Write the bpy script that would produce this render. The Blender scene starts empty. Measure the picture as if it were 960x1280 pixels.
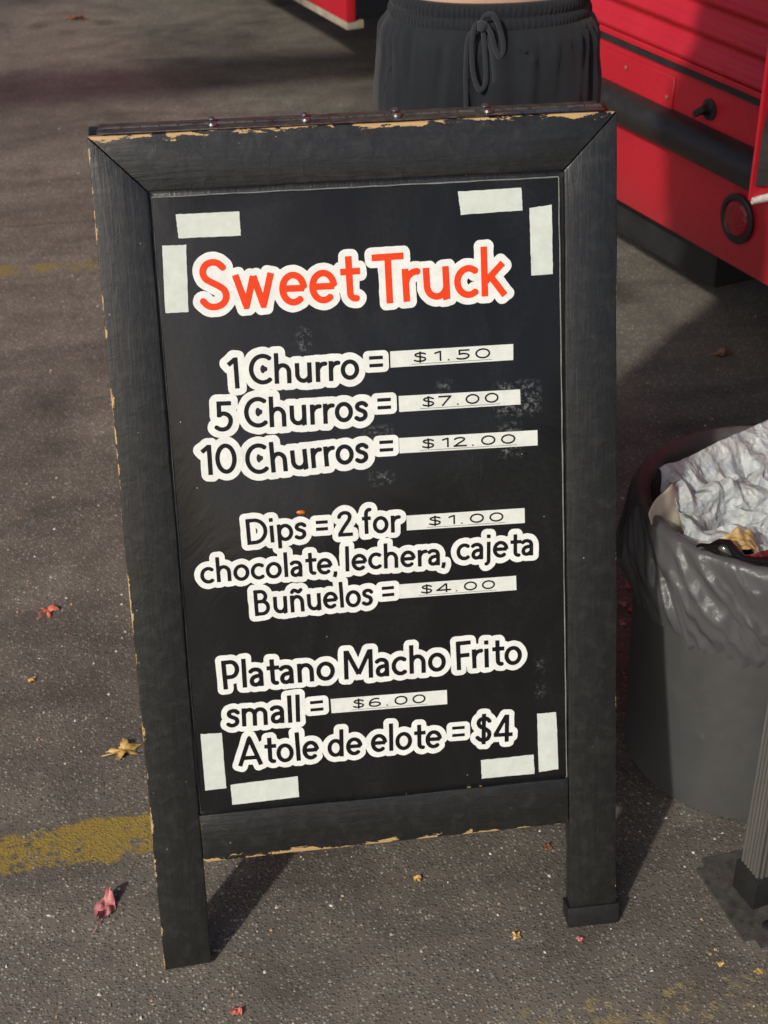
import bpy, bmesh, math, random
import numpy as np
from mathutils import Vector, Matrix, noise
random.seed(7)
R = math.radians
C = bpy.context.scene.collection
SC = bpy.context.scene

# ------------------------------------------------------------------ camera
cd = bpy.data.cameras.new("camera"); cam = bpy.data.objects.new("camera", cd); C.objects.link(cam)
CAMP = Vector((-0.2091, -1.4130, 1.5823))
r_ = Vector((0.99014366, -0.14002475, -0.0029329)); d_ = Vector((-0.07703, -0.52696699, -0.84638772)); f_ = Vector((0.1169697, 0.83827135, -0.53255913))
cam.matrix_world = Matrix(((r_.x, -d_.x, -f_.x, CAMP.x), (r_.y, -d_.y, -f_.y, CAMP.y), (r_.z, -d_.z, -f_.z, CAMP.z), (0, 0, 0, 1)))
cd.sensor_fit = 'VERTICAL'; cd.sensor_height = 36.0; cd.sensor_width = 27.0; cd.lens = 54.0
cd.clip_start = 0.02; cd.clip_end = 400
cd.dof.use_dof = True; cd.dof.focus_distance = 1.80; cd.dof.aperture_fstop = 11.0
SC.camera = cam
SC.render.resolution_x = 768; SC.render.resolution_y = 1024

# ------------------------------------------------------------------ sky, sun, exposure
EL, HX, HY = 33.0, 0.65, 0.76
w = bpy.data.worlds.new("World"); SC.world = w; w.use_nodes = True
nt = w.node_tree; nt.nodes.clear()
sky = nt.nodes.new('ShaderNodeTexSky'); sky.sky_type = 'NISHITA'; sky.sun_disc = False
sky.sun_elevation = R(EL); sky.sun_rotation = math.atan2(-HX, -HY)
sky.air_density = 0.45; sky.dust_density = 3.0; sky.ozone_density = 0.6
bg = nt.nodes.new('ShaderNodeBackground'); bg.inputs['Strength'].default_value = 0.105
wo = nt.nodes.new('ShaderNodeOutputWorld')
nt.links.new(sky.outputs[0], bg.inputs[0]); nt.links.new(bg.outputs[0], wo.inputs[0])
sl = bpy.data.lights.new("sun", 'SUN'); sun = bpy.data.objects.new("sun", sl); C.objects.link(sun)
sl.energy = 2.95; sl.angle = R(1.9); sl.color = (1.0, 0.965, 0.86)
ce = math.cos(R(EL))
sun.rotation_euler = Vector((HX * ce, HY * ce, -math.sin(R(EL)))).to_track_quat('-Z', 'Y').to_euler()
sun.location = (-3, -4, 3)
SC.view_settings.view_transform = 'Standard'; SC.view_settings.look = 'None'
SC.view_settings.gamma = 1; SC.view_settings.use_curve_mapping = False
SC.view_settings.exposure = 0.0

# ------------------------------------------------------------------ helpers
def link(name, me, mats=(), parent=None, loc=None):
    o = bpy.data.objects.new(name, me); C.objects.link(o)
    for m in mats if isinstance(mats, (list, tuple)) else [mats]:
        me.materials.append(m)
    if parent is not None: o.parent = parent
    if loc is not None: o.location = loc
    return o
def tag(o, label=None, cat=None, group=None, kind=None):
    if label: o['label'] = label
    if cat: o['category'] = cat
    if group: o['group'] = group
    if kind: o['kind'] = kind
    return o
def empty(name, loc, label, cat, group=None):
    o = bpy.data.objects.new(name, None); C.objects.link(o); o.location = loc
    o.empty_display_size = 0.05
    return tag(o, label, cat, group)
ABS = {}
def base(o):                      # world position of a (possibly nested) parent chain made of pure translations
    v = Vector((0, 0, 0))
    while o is not None:
        v += Vector(o.location); o = o.parent
    return v
class MB:
    """collects shapes in WORLD coordinates; build() links them as one mesh object"""
    def __init__(s): s.bm = bmesh.new(); s.mi = 0
    def face(s, vs):
        try:
            f = s.bm.faces.new(vs); f.material_index = s.mi; return f
        except ValueError: return None
    def box(s, x0, x1, y0, y1, z0, z1, M=None, bev=0, seg=2):
        t = bmesh.new(); bmesh.ops.create_cube(t, size=1)
        for v in t.verts:
            v.co = Vector(((x0 + x1) / 2 + v.co.x * (x1 - x0), (y0 + y1) / 2 + v.co.y * (y1 - y0), (z0 + z1) / 2 + v.co.z * (z1 - z0)))
        if bev: bmesh.ops.bevel(t, geom=t.edges[:], offset=bev, segments=seg, affect='EDGES', profile=0.7)
        s.merge(t, M)
    def merge(s, t, M=None):
        mp = {}
        for v in t.verts: mp[v] = s.bm.verts.new((M @ v.co) if M else v.co)
        for f in t.faces: s.face([mp[v] for v in f.verts])
        t.free()
    def tube(s, pts, rad, n=12, cap=True):
        pts = [Vector(p) for p in pts]; rr = rad if isinstance(rad, (list, tuple)) else [rad] * len(pts)
        rings = []; up = None
        for i, p in enumerate(pts):
            t = (pts[min(i + 1, len(pts) - 1)] - pts[max(i - 1, 0)]).normalized()
            if up is None: up = Vector((0, 0, 1)) if abs(t.z) < .9 else Vector((1, 0, 0))
            a = t.cross(up).normalized(); b = a.cross(t).normalized(); up = b
            rings.append([s.bm.verts.new(p + (a * math.cos(2 * math.pi * k / n) + b * math.sin(2 * math.pi * k / n)) * rr[i]) for k in range(n)])
        for i in range(len(rings) - 1):
            for k in range(n): s.face([rings[i][k], rings[i][(k + 1) % n], rings[i + 1][(k + 1) % n], rings[i + 1][k]])
        if cap: s.face(rings[0][::-1]); s.face(rings[-1])
    def lathe(s, prof, cx, cy, cz=0, n=64, M=None):
        rings = []
        for r, z in prof:
            rings.append([s.bm.verts.new(Vector((cx + r * math.cos(2 * math.pi * k / n), cy + r * math.sin(2 * math.pi * k / n), cz + z)) if M is None else M @ Vector((r * math.cos(2 * math.pi * k / n), r * math.sin(2 * math.pi * k / n), z))) for k in range(n)])
        for i in range(len(rings) - 1):
            for k in range(n): s.face([rings[i][k], rings[i][(k + 1) % n], rings[i + 1][(k + 1) % n], rings[i + 1][k]])
        s.face(rings[0][::-1]); s.face(rings[-1])
    def loft(s, rings, cap=True):
        vr = [[s.bm.verts.new(p) for p in r] for r in rings]; n = len(vr[0])
        for i in range(len(vr) - 1):
            for k in range(n): s.face([vr[i][k], vr[i][(k + 1) % n], vr[i + 1][(k + 1) % n], vr[i + 1][k]])
        if cap: s.face(vr[0][::-1]); s.face(vr[-1])
    def grid(s, fn, nu, nv, closed_u=False):
        vs = [[s.bm.verts.new(fn(i / (nu if closed_u else nu - 1), j / (nv - 1))) for i in range(nu)] for j in range(nv)]
        for j in range(nv - 1):
            for i in range(nu if closed_u else nu - 1):
                s.face([vs[j][i], vs[j][(i + 1) % nu], vs[j + 1][(i + 1) % nu], vs[j + 1][i]])
    def build(s, name, mats, parent=None, smooth=None, loc=None, normals=True):
        if normals: bmesh.ops.recalc_face_normals(s.bm, faces=s.bm.faces[:])
        off = base(parent) if parent is not None else Vector((0, 0, 0))
        org = Vector(loc) if loc is not None else off          # child origin = parent's base unless a place is given
        for v in s.bm.verts: v.co -= org
        me = bpy.data.meshes.new(name); s.bm.to_mesh(me); s.bm.free()
        if smooth is not None: shade(me, smooth)
        o = link(name, me, mats, parent)
        o.location = org - off
        return o
def shade(me, ang):
    me.polygons.foreach_set('use_smooth', [True] * len(me.polygons))
    if ang < 179: me.set_sharp_from_angle(angle=R(ang))
def add_uv(o, fn):
    """UV map in metres from the front of the thing: fn(local vertex) -> (u, v)"""
    me = o.data; uv = me.uv_layers.new(name='UVMap')
    co = [fn(v.co) for v in me.vertices]
    for lp in me.loops: uv.data[lp.index].uv = co[lp.vertex_index]

# ---------------- materials
class NT:
    def __init__(s, name):
        s.m = bpy.data.materials.new(name); s.m.use_nodes = True; s.t = s.m.node_tree
        s.b = s.t.nodes['Principled BSDF']; s.out = s.t.nodes['Material Output']
    def n(s, ty, props=None, **inp):
        nd = s.t.nodes.new(ty)
        for k, v in (props or {}).items(): setattr(nd, k, v)
        for k, v in inp.items():
            key = int(k[1:]) if k[0] == 'i' and k[1:].isdigit() else k.replace('_', ' ')
            s.put(nd.inputs[key], v)
        return nd
    def put(s, sock, v):
        if isinstance(v, bpy.types.NodeSocket): s.t.links.new(v, sock)
        elif isinstance(v, (tuple, list)) and len(v) == 3 and sock.type == 'RGBA': sock.default_value = (*v, 1)
        else: sock.default_value = v
    def set(s, **k):
        for a, v in k.items(): s.put(s.b.inputs[a.replace('_', ' ')], v)
        return s
    def math(s, op, a, b=0.0, clamp=False):
        return s.n('ShaderNodeMath', {'operation': op, 'use_clamp': clamp}, i0=a, i1=b).outputs[0]
    def mix(s, f, a, b):
        nd = s.n('ShaderNodeMix', {'data_type': 'RGBA'}); s.put(nd.inputs[0], f); s.put(nd.inputs[6], a); s.put(nd.inputs[7], b); return nd.outputs[2]
    def ramp(s, f, *st):
        nd = s.n('ShaderNodeValToRGB'); s.put(nd.inputs[0], f); el = nd.color_ramp.elements
        while len(el) < len(st): el.new(0.5)
        for e, (p, c) in zip(el, st):
            e.position = p; e.color = (c, c, c, 1) if isinstance(c, (int, float)) else (*c, 1)
        return nd.outputs[0]
    def noise(s, vec, scale, detail=3, rough=.55, dist=0.0):
        return s.n('ShaderNodeTexNoise', None, Vector=vec, Scale=scale, Detail=detail, Roughness=rough, Distortion=dist).outputs[0]
    def vor(s, vec, scale, feat='F1'):
        return s.n('ShaderNodeTexVoronoi', {'feature': feat}, Vector=vec, Scale=scale)
    def obj(s): return s.n('ShaderNodeTexCoord').outputs['Object']
    def uv(s): return s.n('ShaderNodeTexCoord').outputs['UV']
    def map(s, v, sc=(1, 1, 1), loc=(0, 0, 0), rot=(0, 0, 0)): return s.n('ShaderNodeMapping', None, Vector=v, Scale=sc, Location=loc, Rotation=rot).outputs[0]
    def xyz(s, v): return s.n('ShaderNodeSeparateXYZ', None, Vector=v).outputs
    def bump(s, h, strength=.3, dist=.002, normal=None):
        nd = s.n('ShaderNodeBump', None, Strength=strength, Distance=dist, Height=h)
        if normal is not None: s.put(nd.inputs['Normal'], normal)
        s.put(s.b.inputs['Normal'], nd.outputs[0]); return nd.outputs[0]
def simple(name, col, rough=.5, metal=0.0, var=.25, sc=40, bumpd=.0006, spec=.5):
    t = NT(name); o = t.obj(); n1 = t.noise(o, sc, 5, .65)
    c2 = tuple(min(1, c * (1 + var)) for c in col); c1 = tuple(c * (1 - var) for c in col)
    t.set(Base_Color=t.mix(t.ramp(n1, (.3, 0.), (.7, 1.)), c1, c2), Metallic=metal, Specular_IOR_Level=spec,
          Roughness=t.math('ADD', t.math('MULTIPLY', n1, .2), rough - .1))
    t.bump(n1, .4, bumpd)
    return t.m

# ------------------------------------------------------------------ ground
def asphalt_nodes(t):
    o = t.obj()
    warp = t.n('ShaderNodeVectorMath', {'operation': 'ADD'}, i0=o, i1=t.n('ShaderNodeVectorMath', {'operation': 'SCALE'}, i0=t.n('ShaderNodeTexNoise', None, Vector=o, Scale=90.0, Detail=2.0).outputs[1], Scale=.006).outputs[0]).outputs[0]
    big = t.noise(o, 1.3, 4, .6, .6); mid = t.noise(o, 9, 5, .65); fine = t.noise(o, 260, 3, .7)
    v1 = t.vor(warp, 205); v2 = t.vor(warp, 88); v3 = t.vor(warp, 420)
    # rows: binder, dark stones, pale stones
    binder = t.mix(t.ramp(mid, (.3, 0.), (.7, 1.)), (.112, .096, .079), (.176, .153, .127))
    r1 = t.xyz(v1.outputs['Color'])[0]
    st = t.ramp(r1, (0., (.060, .052, .045)), (.40, (.118, .104, .087)), (.62, (.19, .168, .138)), (.80, (.30, .272, .225)), (.93, (.40, .375, .32)), (1., (.50, .48, .44)))
    m1 = t.ramp(v1.outputs['Distance'], (.30, 1.), (.48, 0.))
    c = t.mix(t.math('MULTIPLY', m1, t.ramp(mid, (.25, .40), (.65, .95))), binder, st)
    r3 = t.xyz(v3.outputs['Color'])[1]
    c = t.mix(t.math('MULTIPLY', t.ramp(r3, (.935, 0.), (.955, .7)), t.ramp(v3.outputs['Distance'], (.30, 1.), (.45, 0.))), c, (.30, .275, .235))
    r2 = t.xyz(v2.outputs['Color'])[2]
    big_st = t.math('MULTIPLY', t.ramp(r2, (.88, 0.), (.91, .75)), t.ramp(v2.outputs['Distance'], (.22, 1.), (.34, 0.)))
    c = t.mix(big_st, c, t.mix(t.xyz(v2.outputs['Color'])[0], (.09, .078, .062), (.30, .27, .225)))
    # oil and tyre dirt
    drag = t.noise(t.map(o, (1.6, 6.5, 1), (2, 0, 0), (0, 0, .06)), 1.0, 4, .6, .5); drop = t.vor(t.map(o, (3.1, 3.1, 1)), 1.0)
    blot = t.math('MULTIPLY', t.ramp(t.xyz(drop.outputs['Color'])[0], (.55, 0.), (.6, 1.)), t.ramp(t.math('ADD', drop.outputs['Distance'], t.math('MULTIPLY', mid, .25)), (.20, 1.), (.36, 0.)))
    stain = t.math('MULTIPLY', t.ramp(big, (.32, .60), (.52, 1.0), (.75, 1.20)), t.ramp(drag, (.34, .74), (.50, 1.0), (.7, 1.06)))
    stain = t.math('MULTIPLY', stain, t.math('SUBTRACT', 1.0, t.math('MULTIPLY', blot, .38)))
    crk = t.n('ShaderNodeTexVoronoi', {'feature': 'DISTANCE_TO_EDGE'}, Vector=t.n('ShaderNodeVectorMath', {'operation': 'ADD'}, i0=t.map(o, (.9, .9, 1), (.35, .2, 0)), i1=t.n('ShaderNodeVectorMath', {'operation': 'SCALE'}, i0=t.n('ShaderNodeTexNoise', None, Vector=o, Scale=6.0, Detail=5.0).outputs[1], Scale=.16).outputs[0]).outputs[0], Scale=1.0).outputs['Distance']
    stain = t.math('MULTIPLY', stain, t.ramp(t.math('ADD', crk, t.math('MULTIPLY', t.ramp(big, (.4, 1.), (.55, 0.)), .02)), (.0015, .80), (.005, 1.)))
    mulc = t.n('ShaderNodeMix', {'data_type': 'RGBA', 'blend_type': 'MULTIPLY'}); t.put(mulc.inputs[0], 1.0); t.put(mulc.inputs[6], c); t.put(mulc.inputs[7], stain)
    h = t.math('ADD', t.math('MULTIPLY', m1, .7), t.math('ADD', t.math('MULTIPLY', fine, .5), big_st))
    h = t.math('ADD', h, t.math('MULTIPLY', mid, 1.6))
    return o, mulc.outputs[2], h, mid
def make_asphalt():
    t = NT('asphalt'); o, c, h, mid = asphalt_nodes(t)
    t.set(Base_Color=c, Roughness=t.ramp(mid, (.3, .62), (.7, .85)), Specular_IOR_Level=.35); t.bump(h, .65, .0013); return t.m
def make_paint(name, amount, col=(.42, .27, .035)):
    t = NT(name); o, c, h, mid = asphalt_nodes(t)
    wn = t.noise(o, 75, 8, .8, .3); wl = t.noise(o, 11, 4, .65)
    edge = t.uv(); e = t.xyz(edge)
    ed = t.math('MULTIPLY', t.ramp(e[1], (0., 0.), (.22, 1.), (.78, 1.), (1., 0.)), t.ramp(e[0], (0., 0.), (.06, 1.), (.94, 1.), (1., 0.)))
    v = t.math('ADD', t.math('MULTIPLY', t.math('SUBTRACT', wn, .5), 2.6), t.math('MULTIPLY', t.math('SUBTRACT', wl, .5), 2.0))
    v = t.math('ADD', v, t.math('MULTIPLY', t.math('SUBTRACT', ed, .85), 1.1))
    mask = t.ramp(t.math('ADD', v, amount), (0., 0.), (.16, .95))
    yc = t.mix(t.noise(o, 120, 4, .7), tuple(k * .42 for k in col), tuple(k * 1.15 for k in col))
    t.set(Base_Color=t.mix(mask, c, yc), Roughness=.75, Specular_IOR_Level=.3); t.bump(t.math('ADD', h, t.math('MULTIPLY', mask, .12)), .6, .0014)
    return t.m
ASPH = make_asphalt()
g = MB(); g.box(-45, 45, -30, 60, -.3, 0)
gr = g.build('ground', ASPH); tag(gr, kind='structure')
def line_sheet(pts, mat, z=.0012):
    m = MB(); bm = m.bm
    n = 24
    me_pts = []
    a, b, c, d = [Vector(p) for p in pts]        # a->b near edge, d->c far edge
    vs = [[bm.verts.new(((a.lerp(b, i / n)).lerp(d.lerp(c, i / n), j / 4)).to_3d() + Vector((0, 0, z))) for i in range(n + 1)] for j in range(5)]
    uvs = {}
    for j in range(5):
        for i in range(n + 1): uvs[vs[j][i]] = (i / n, j / 4)
    lay = bm.loops.layers.uv.new('UVMap')
    for j in range(4):
        for i in range(n):
            f = bm.faces.new([vs[j][i], vs[j][i + 1], vs[j + 1][i + 1], vs[j + 1][i]])
            for lp in f.loops: lp[lay].uv = uvs[lp.vert]
    return tag(m.build('painted_line', mat, normals=False), kind='structure')
line_sheet([(-1.6, .10), (-.10, .213), (-.10, .338), (-1.6, .225)], make_paint('yellow_line_paint', .10, (.36, .25, .055)))
line_sheet([(-2.4, 2.26), (.25, 2.345), (.25, 2.46), (-2.4, 2.375)], make_paint('worn_line_paint', -.12, (.30, .22, .07)), .0014)
line_sheet([(-2.4, 2.60), (.1, 2.72), (.1, 2.83), (-2.4, 2.71)], make_paint('nearly_gone_line_paint', -.34, (.26, .19, .07)), .0016)
line_sheet([(-.14, -.24), (.75, -.19), (.75, -.07), (-.14, -.12)], make_paint('faded_line_paint', -.30, (.32, .25, .12)), .0013)

# ------------------------------------------------------------------ A-frame sign
TH = R(16.0); HS = 1.0654; WD = .61; SW = .0622
UP = Vector((0, math.sin(TH), math.cos(TH))); IN = Vector((0, math.cos(TH), -math.sin(TH))); XX = Vector((1, 0, 0))
def S(x, y, d=0.0): return XX * x + UP * y + IN * d
def paint_wood(name, grain, chips, seed=0.0):
    """black gloss paint over pine; chips: list of (axis, edge position, direction, depth, gap threshold)"""
    t = NT(name); uv = t.uv(); x, y = t.xyz(uv)[0], t.xyz(uv)[1]
    o = t.obj()
    gs = (14, 190, 1) if grain == 'x' else (190, 14, 1)
    gv = t.map(uv, gs, (seed, seed, 0)); gn = t.noise(gv, 1.0, 5, .65, .8)
    drip = t.noise(t.map(uv, (60, 60, 1), (seed, 3, 0)), 1.0, 4, .6, .5)
    spk = t.vor(t.map(uv, (95, 95, 1), (seed * 3, 1, 0)), 1.0)
    mask = None
    for ax, pos, sgn, depth, gap in chips:
        along = y if ax == 'x' else x; across = x if ax == 'x' else y
        dist = t.math('MULTIPLY', t.math('SUBTRACT', across, pos), sgn)          # metres in from the edge
        cv = t.n('ShaderNodeCombineXYZ', None, X=t.math('MULTIPLY', along, 22.0), Y=t.math('MULTIPLY', across, 60.0), Z=seed + pos * 7)
        nz = t.noise(cv.outputs[0], 1.0, 6, .72, .3)
        lim = t.math('MULTIPLY', t.math('SUBTRACT', nz, gap), depth / .25)
        k = t.math('GREATER_THAN', lim, dist)
        mask = k if mask is None else t.math('MAXIMUM', mask, k)
    wood = t.mix(t.noise(t.map(uv, (gs[0] * 2, gs[1] * 2, 1)), 1, 4, .6), (.28, .16, .06), (.58, .39, .17))
    blk = t.mix(t.ramp(gn, (.3, 0.), (.75, 1.)), (.0070, .0073, .0070), (.0125, .0131, .0122))
    sc1 = t.noise(t.map(uv, (260, 14, 1), (seed, 0, 0), (0, 0, .5)), 1, 3, .7); scm = t.math('MULTIPLY', t.ramp(sc1, (.73, 0.), (.77, .35)), t.ramp(drip, (.45, 0.), (.6, 1.)))
    spots = t.math('MULTIPLY', t.ramp(t.xyz(spk.outputs['Color'])[0], (.975, 0.), (.98, .5)), t.ramp(spk.outputs['Distance'], (.07, 1.), (.11, 0.)))
    dust = t.math('MULTIPLY', t.ramp(drip, (.50, 0.), (.78, 1.)), .07)
    blk = t.mix(dust, blk, (.16, .155, .14)); blk = t.mix(scm, blk, (.10, .10, .095)); blk = t.mix(spots, blk, (.42, .38, .30))
    if mask is None: col = blk; mask = 0.0
    else: col = t.mix(mask, blk, wood)
    t.set(Base_Color=col, Roughness=t.math('ADD', t.ramp(drip, (.2, .22), (.8, .36)), t.math('MULTIPLY', mask, .35)), Specular_IOR_Level=.75)
    h = t.math('ADD', t.math('MULTIPLY', gn, .8), t.math('MULTIPLY', drip, .8))
    h = t.math('SUBTRACT', h, t.math('MULTIPLY', mask, 1.0))
    t.bump(h, .42, .0014)
    return t.m
MT_TOP = paint_wood('paint_top', 'x', [('y', HS + .001, -1, .015, .44)], 1.3)
MT_L = paint_wood('paint_left', 'y', [('x', -.3055, 1, .009, .49)], 4.1)
MT_R = paint_wood('paint_right', 'y', [('x', .3055, -1, .006, .53)], 7.7)
MT_B = paint_wood('paint_bottom', 'x', [('y', .152, 1, .010, .45), ('y', .2185, -1, .003, .60)], 9.2)
MT_BACK = paint_wood('paint_back', 'y', [], 11.0)
sign = empty('a_frame_sign', (0, 0, 0), 'black wooden folding sandwich board menu with white lettered prices and chipped edges', 'sign')
def board(name, poly, d0, d1, mat, bev=.0025, parent=sign, jitter=0.0006, X=S, div=14):
    """a plank from a polygon drawn in the sign's plane, with its long edges cut up and slightly uneven"""
    t = bmesh.new()
    pts = []
    for i, p in enumerate(poly):
        q = poly[(i + 1) % len(poly)]; L = math.dist(p, q); k = max(1, int(L / .05))
        for j in range(k): pts.append((p[0] + (q[0] - p[0]) * j / k, p[1] + (q[1] - p[1]) * j / k, j == 0))
    fr = []; bk = []
    for x, y, corner in pts:
        jx = 0 if corner else random.uniform(-jitter, jitter); jy = 0 if corner else random.uniform(-jitter, jitter)
        fr.append(t.verts.new((x + jx, y + jy, d0))); bk.append(t.verts.new((x + jx, y + jy, d1)))
    n = len(pts); t.faces.new(fr); t.faces.new(bk[::-1])
    for i in range(n): t.faces.new([fr[i], bk[i], bk[(i + 1) % n], fr[(i + 1) % n]])
    bmesh.ops.recalc_face_normals(t, faces=t.faces[:])
    es = [e for e in t.edges if len(e.link_faces) == 2 and e.calc_face_angle(0) > .6]
    bmesh.ops.bevel(t, geom=es, offset=bev, segments=2, affect='EDGES', profile=.6)
    uvs = []
    m = MB()
    lay = m.bm.loops.layers.uv.new('UVMap'); mp = {}
    for v in t.verts: mp[v] = (m.bm.verts.new(X(v.co.x, v.co.y, v.co.z)), v.co.copy())
    for f in t.faces:
        nf = m.bm.faces.new([mp[v][0] for v in f.verts])
        for lp, v in zip(nf.loops, f.verts): lp[lay].uv = (mp[v][1].x, mp[v][1].y)
    t.free()
    return m.build(name, mat, parent, smooth=40)
xo, xi = .305, .2430; yt, yi = HS, HS - .0637; FT = .024
gap = .0002
board('side_stile', [(-xo, 0), (-xi, .004), (-xi, yi - gap), (-xo, yt - gap * 2)], 0, FT, MT_L)
board('side_stile', [(xi - .002, -.004), (xo, -.008), (xo, yt - gap * 2), (xi - .002, yi - gap)], 0, FT, MT_R)
board('top_rail', [(-xi + gap, yi), (xi - .002 - gap, yi), (xo - gap, yt), (-xo + gap, yt)], .0004, FT, MT_TOP)
board('bottom_rail', [(-xi + gap, .151), (xi - .003, .153), (xi - .003, .2185), (-xi + gap, .2175)], .0008, FT - .002, MT_B)
# rubber cap on the right foot
RUB = simple('black_rubber', (.012, .012, .012), .42, var=.3, sc=120)
m = MB(); m.box(xi - .006, xo + .003, -.0085, .028, -.0035, FT + .004, Matrix((( 1, 0, 0, 0), (0, UP.y, IN.y, 0), (0, UP.z, IN.z, 0), (0, 0, 0, 1))), .003)
m.build('foot_cap', RUB, sign, smooth=40)
# the menu board: black painted panel, laminated sheet on it
def panel_mat():
    t = NT('black_menu_sheet'); uv = t.uv(); x, y = t.xyz(uv)[0], t.xyz(uv)[1]
    sm = t.noise(t.map(uv, (9, 5, 1)), 1, 5, .65, 1.2); fine = t.noise(t.map(uv, (160, 160, 1)), 1, 5, .75)
    scr = t.noise(t.map(uv, (420, 12, 1), (0, 0, 0), (0, 0, .35)), 1, 3, .7); scr2 = t.noise(t.map(uv, (15, 340, 1), (3, 0, 0), (0, 0, .2)), 1, 3, .7)
    def rect(x0, x1, y0, y1, soft=.012):
        a = t.n('ShaderNodeMapRange', None, Value=x, From_Min=x0, From_Max=x0 + soft).outputs[0]; b = t.n('ShaderNodeMapRange', None, Value=x, From_Min=x1, From_Max=x1 - soft).outputs[0]
        c = t.n('ShaderNodeMapRange', None, Value=y, From_Min=y0, From_Max=y0 + soft).outputs[0]; d = t.n('ShaderNodeMapRange', None, Value=y, From_Min=y1, From_Max=y1 - soft).outputs[0]
        return t.math('MULTIPLY', t.math('MULTIPLY', a, b), t.math('MULTIPLY', c, d))
    res = None
    for q in [(.150, .214, .706, .756), (-.012, .030, .690, .712), (-.008, .030, .632, .655), (.078, .104, .742, .764), (.155, .190, .655, .705), (-.085, -.064, .800, .838), (.196, .213, .33, .36), (.196, .213, .365, .392), (-.008, .02, .735, .75)]:
        k = rect(*q); res = k if res is None else t.math('MAXIMUM', res, k)
    res = t.math('MULTIPLY', res, t.ramp(fine, (.50, 0.), (.60, .75)))
    sp = t.vor(t.map(uv, (75, 75, 1)), 1.0)
    spots = t.math('MULTIPLY', t.ramp(t.xyz(sp.outputs['Color'])[0], (.955, 0.), (.97, .7)), t.ramp(sp.outputs['Distance'], (.035, 1.), (.07, 0.)))
    haze = t.math('MULTIPLY', t.ramp(sm, (.42, 0.), (.80, 1.)), t.math('MULTIPLY', t.ramp(fine, (.35, .2), (.7, 1.)), .05))
    sc = t.math('MULTIPLY', t.math('MAXIMUM', t.ramp(scr, (.72, 0.), (.76, .35)), t.ramp(scr2, (.74, 0.), (.78, .3))), t.ramp(sm, (.4, 0.), (.6, 1.)))
    c = t.mix(haze, (.0085, .0088, .0095), (.30, .31, .30)); c = t.mix(t.math('MULTIPLY', res, .42), c, (.40, .42, .40)); c = t.mix(sc, c, (.22, .22, .21)); c = t.mix(spots, c, (.5, .5, .46))
    t.set(Base_Color=c, Roughness=t.math('ADD', t.ramp(sm, (.3, .07), (.7, .17)), t.math('MULTIPLY', res, .25)), Specular_IOR_Level=.42)
    t.bump(t.math('ADD', t.math('MULTIPLY', sm, 2.0), t.math('MULTIPLY', fine, .04)), .20, .002)
    return t.m
PANEL = panel_mat()
DP = .0060
m = board('menu_board', [(-xi - .004, .213), (xi + .004, .213), (xi + .004, yi + .006), (-xi - .004, yi + .006)], .0105, .016, paint_wood('paint_panel', 'y', [], 2.0), .001)
menu = m
sheet = board('menu_sheet', [(-.2400, .2155), (.2385, .2185), (.2352, .9925), (-.2384, .9935)], DP + .0004, .0098, PANEL, .0008, parent=menu, jitter=.0003)
PVC = NT('clear_sheet_edge'); o_ = PVC.obj(); PVC.set(Base_Color=PVC.mix(PVC.noise(o_, 60, 4, .7), (.05, .055, .055), (.32, .34, .32)), Roughness=.22)
m = MB()
for a, b in [((-.2412, .2148), (.2396, .2178)), ((.2396, .2178), (.2362, .9934)), ((.2362, .9934), (-.2394, .9944)), ((-.2394, .9944), (-.2412, .2148))]:
    pts = [S(a[0] + (b[0] - a[0]) * i / 30 + random.uniform(-.0003, .0003), a[1] + (b[1] - a[1]) * i / 30 + random.uniform(-.0003, .0003), DP + .0016) for i in range(31)]
    m.tube(pts, .0010, 6)
m.build('sheet_edge', PVC.m, menu, smooth=60)
m = MB()      # worn paint bead and gap filler down the left of the opening
pts = []
for i in range(60):
    y = .23 + .77 * i / 59
    pts.append(S(-.2437 + .0012 * math.sin(i * .35) * (1 if i < 40 else .5) + random.uniform(-.0002, .0002), y, .0030))
m.tube(pts, [.0009 + .0007 * abs(noise.noise(Vector((i * .4, 2, 0)))) for i in range(60)], 6)
m.build('paint_bead', MT_L, menu, smooth=60)

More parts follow.
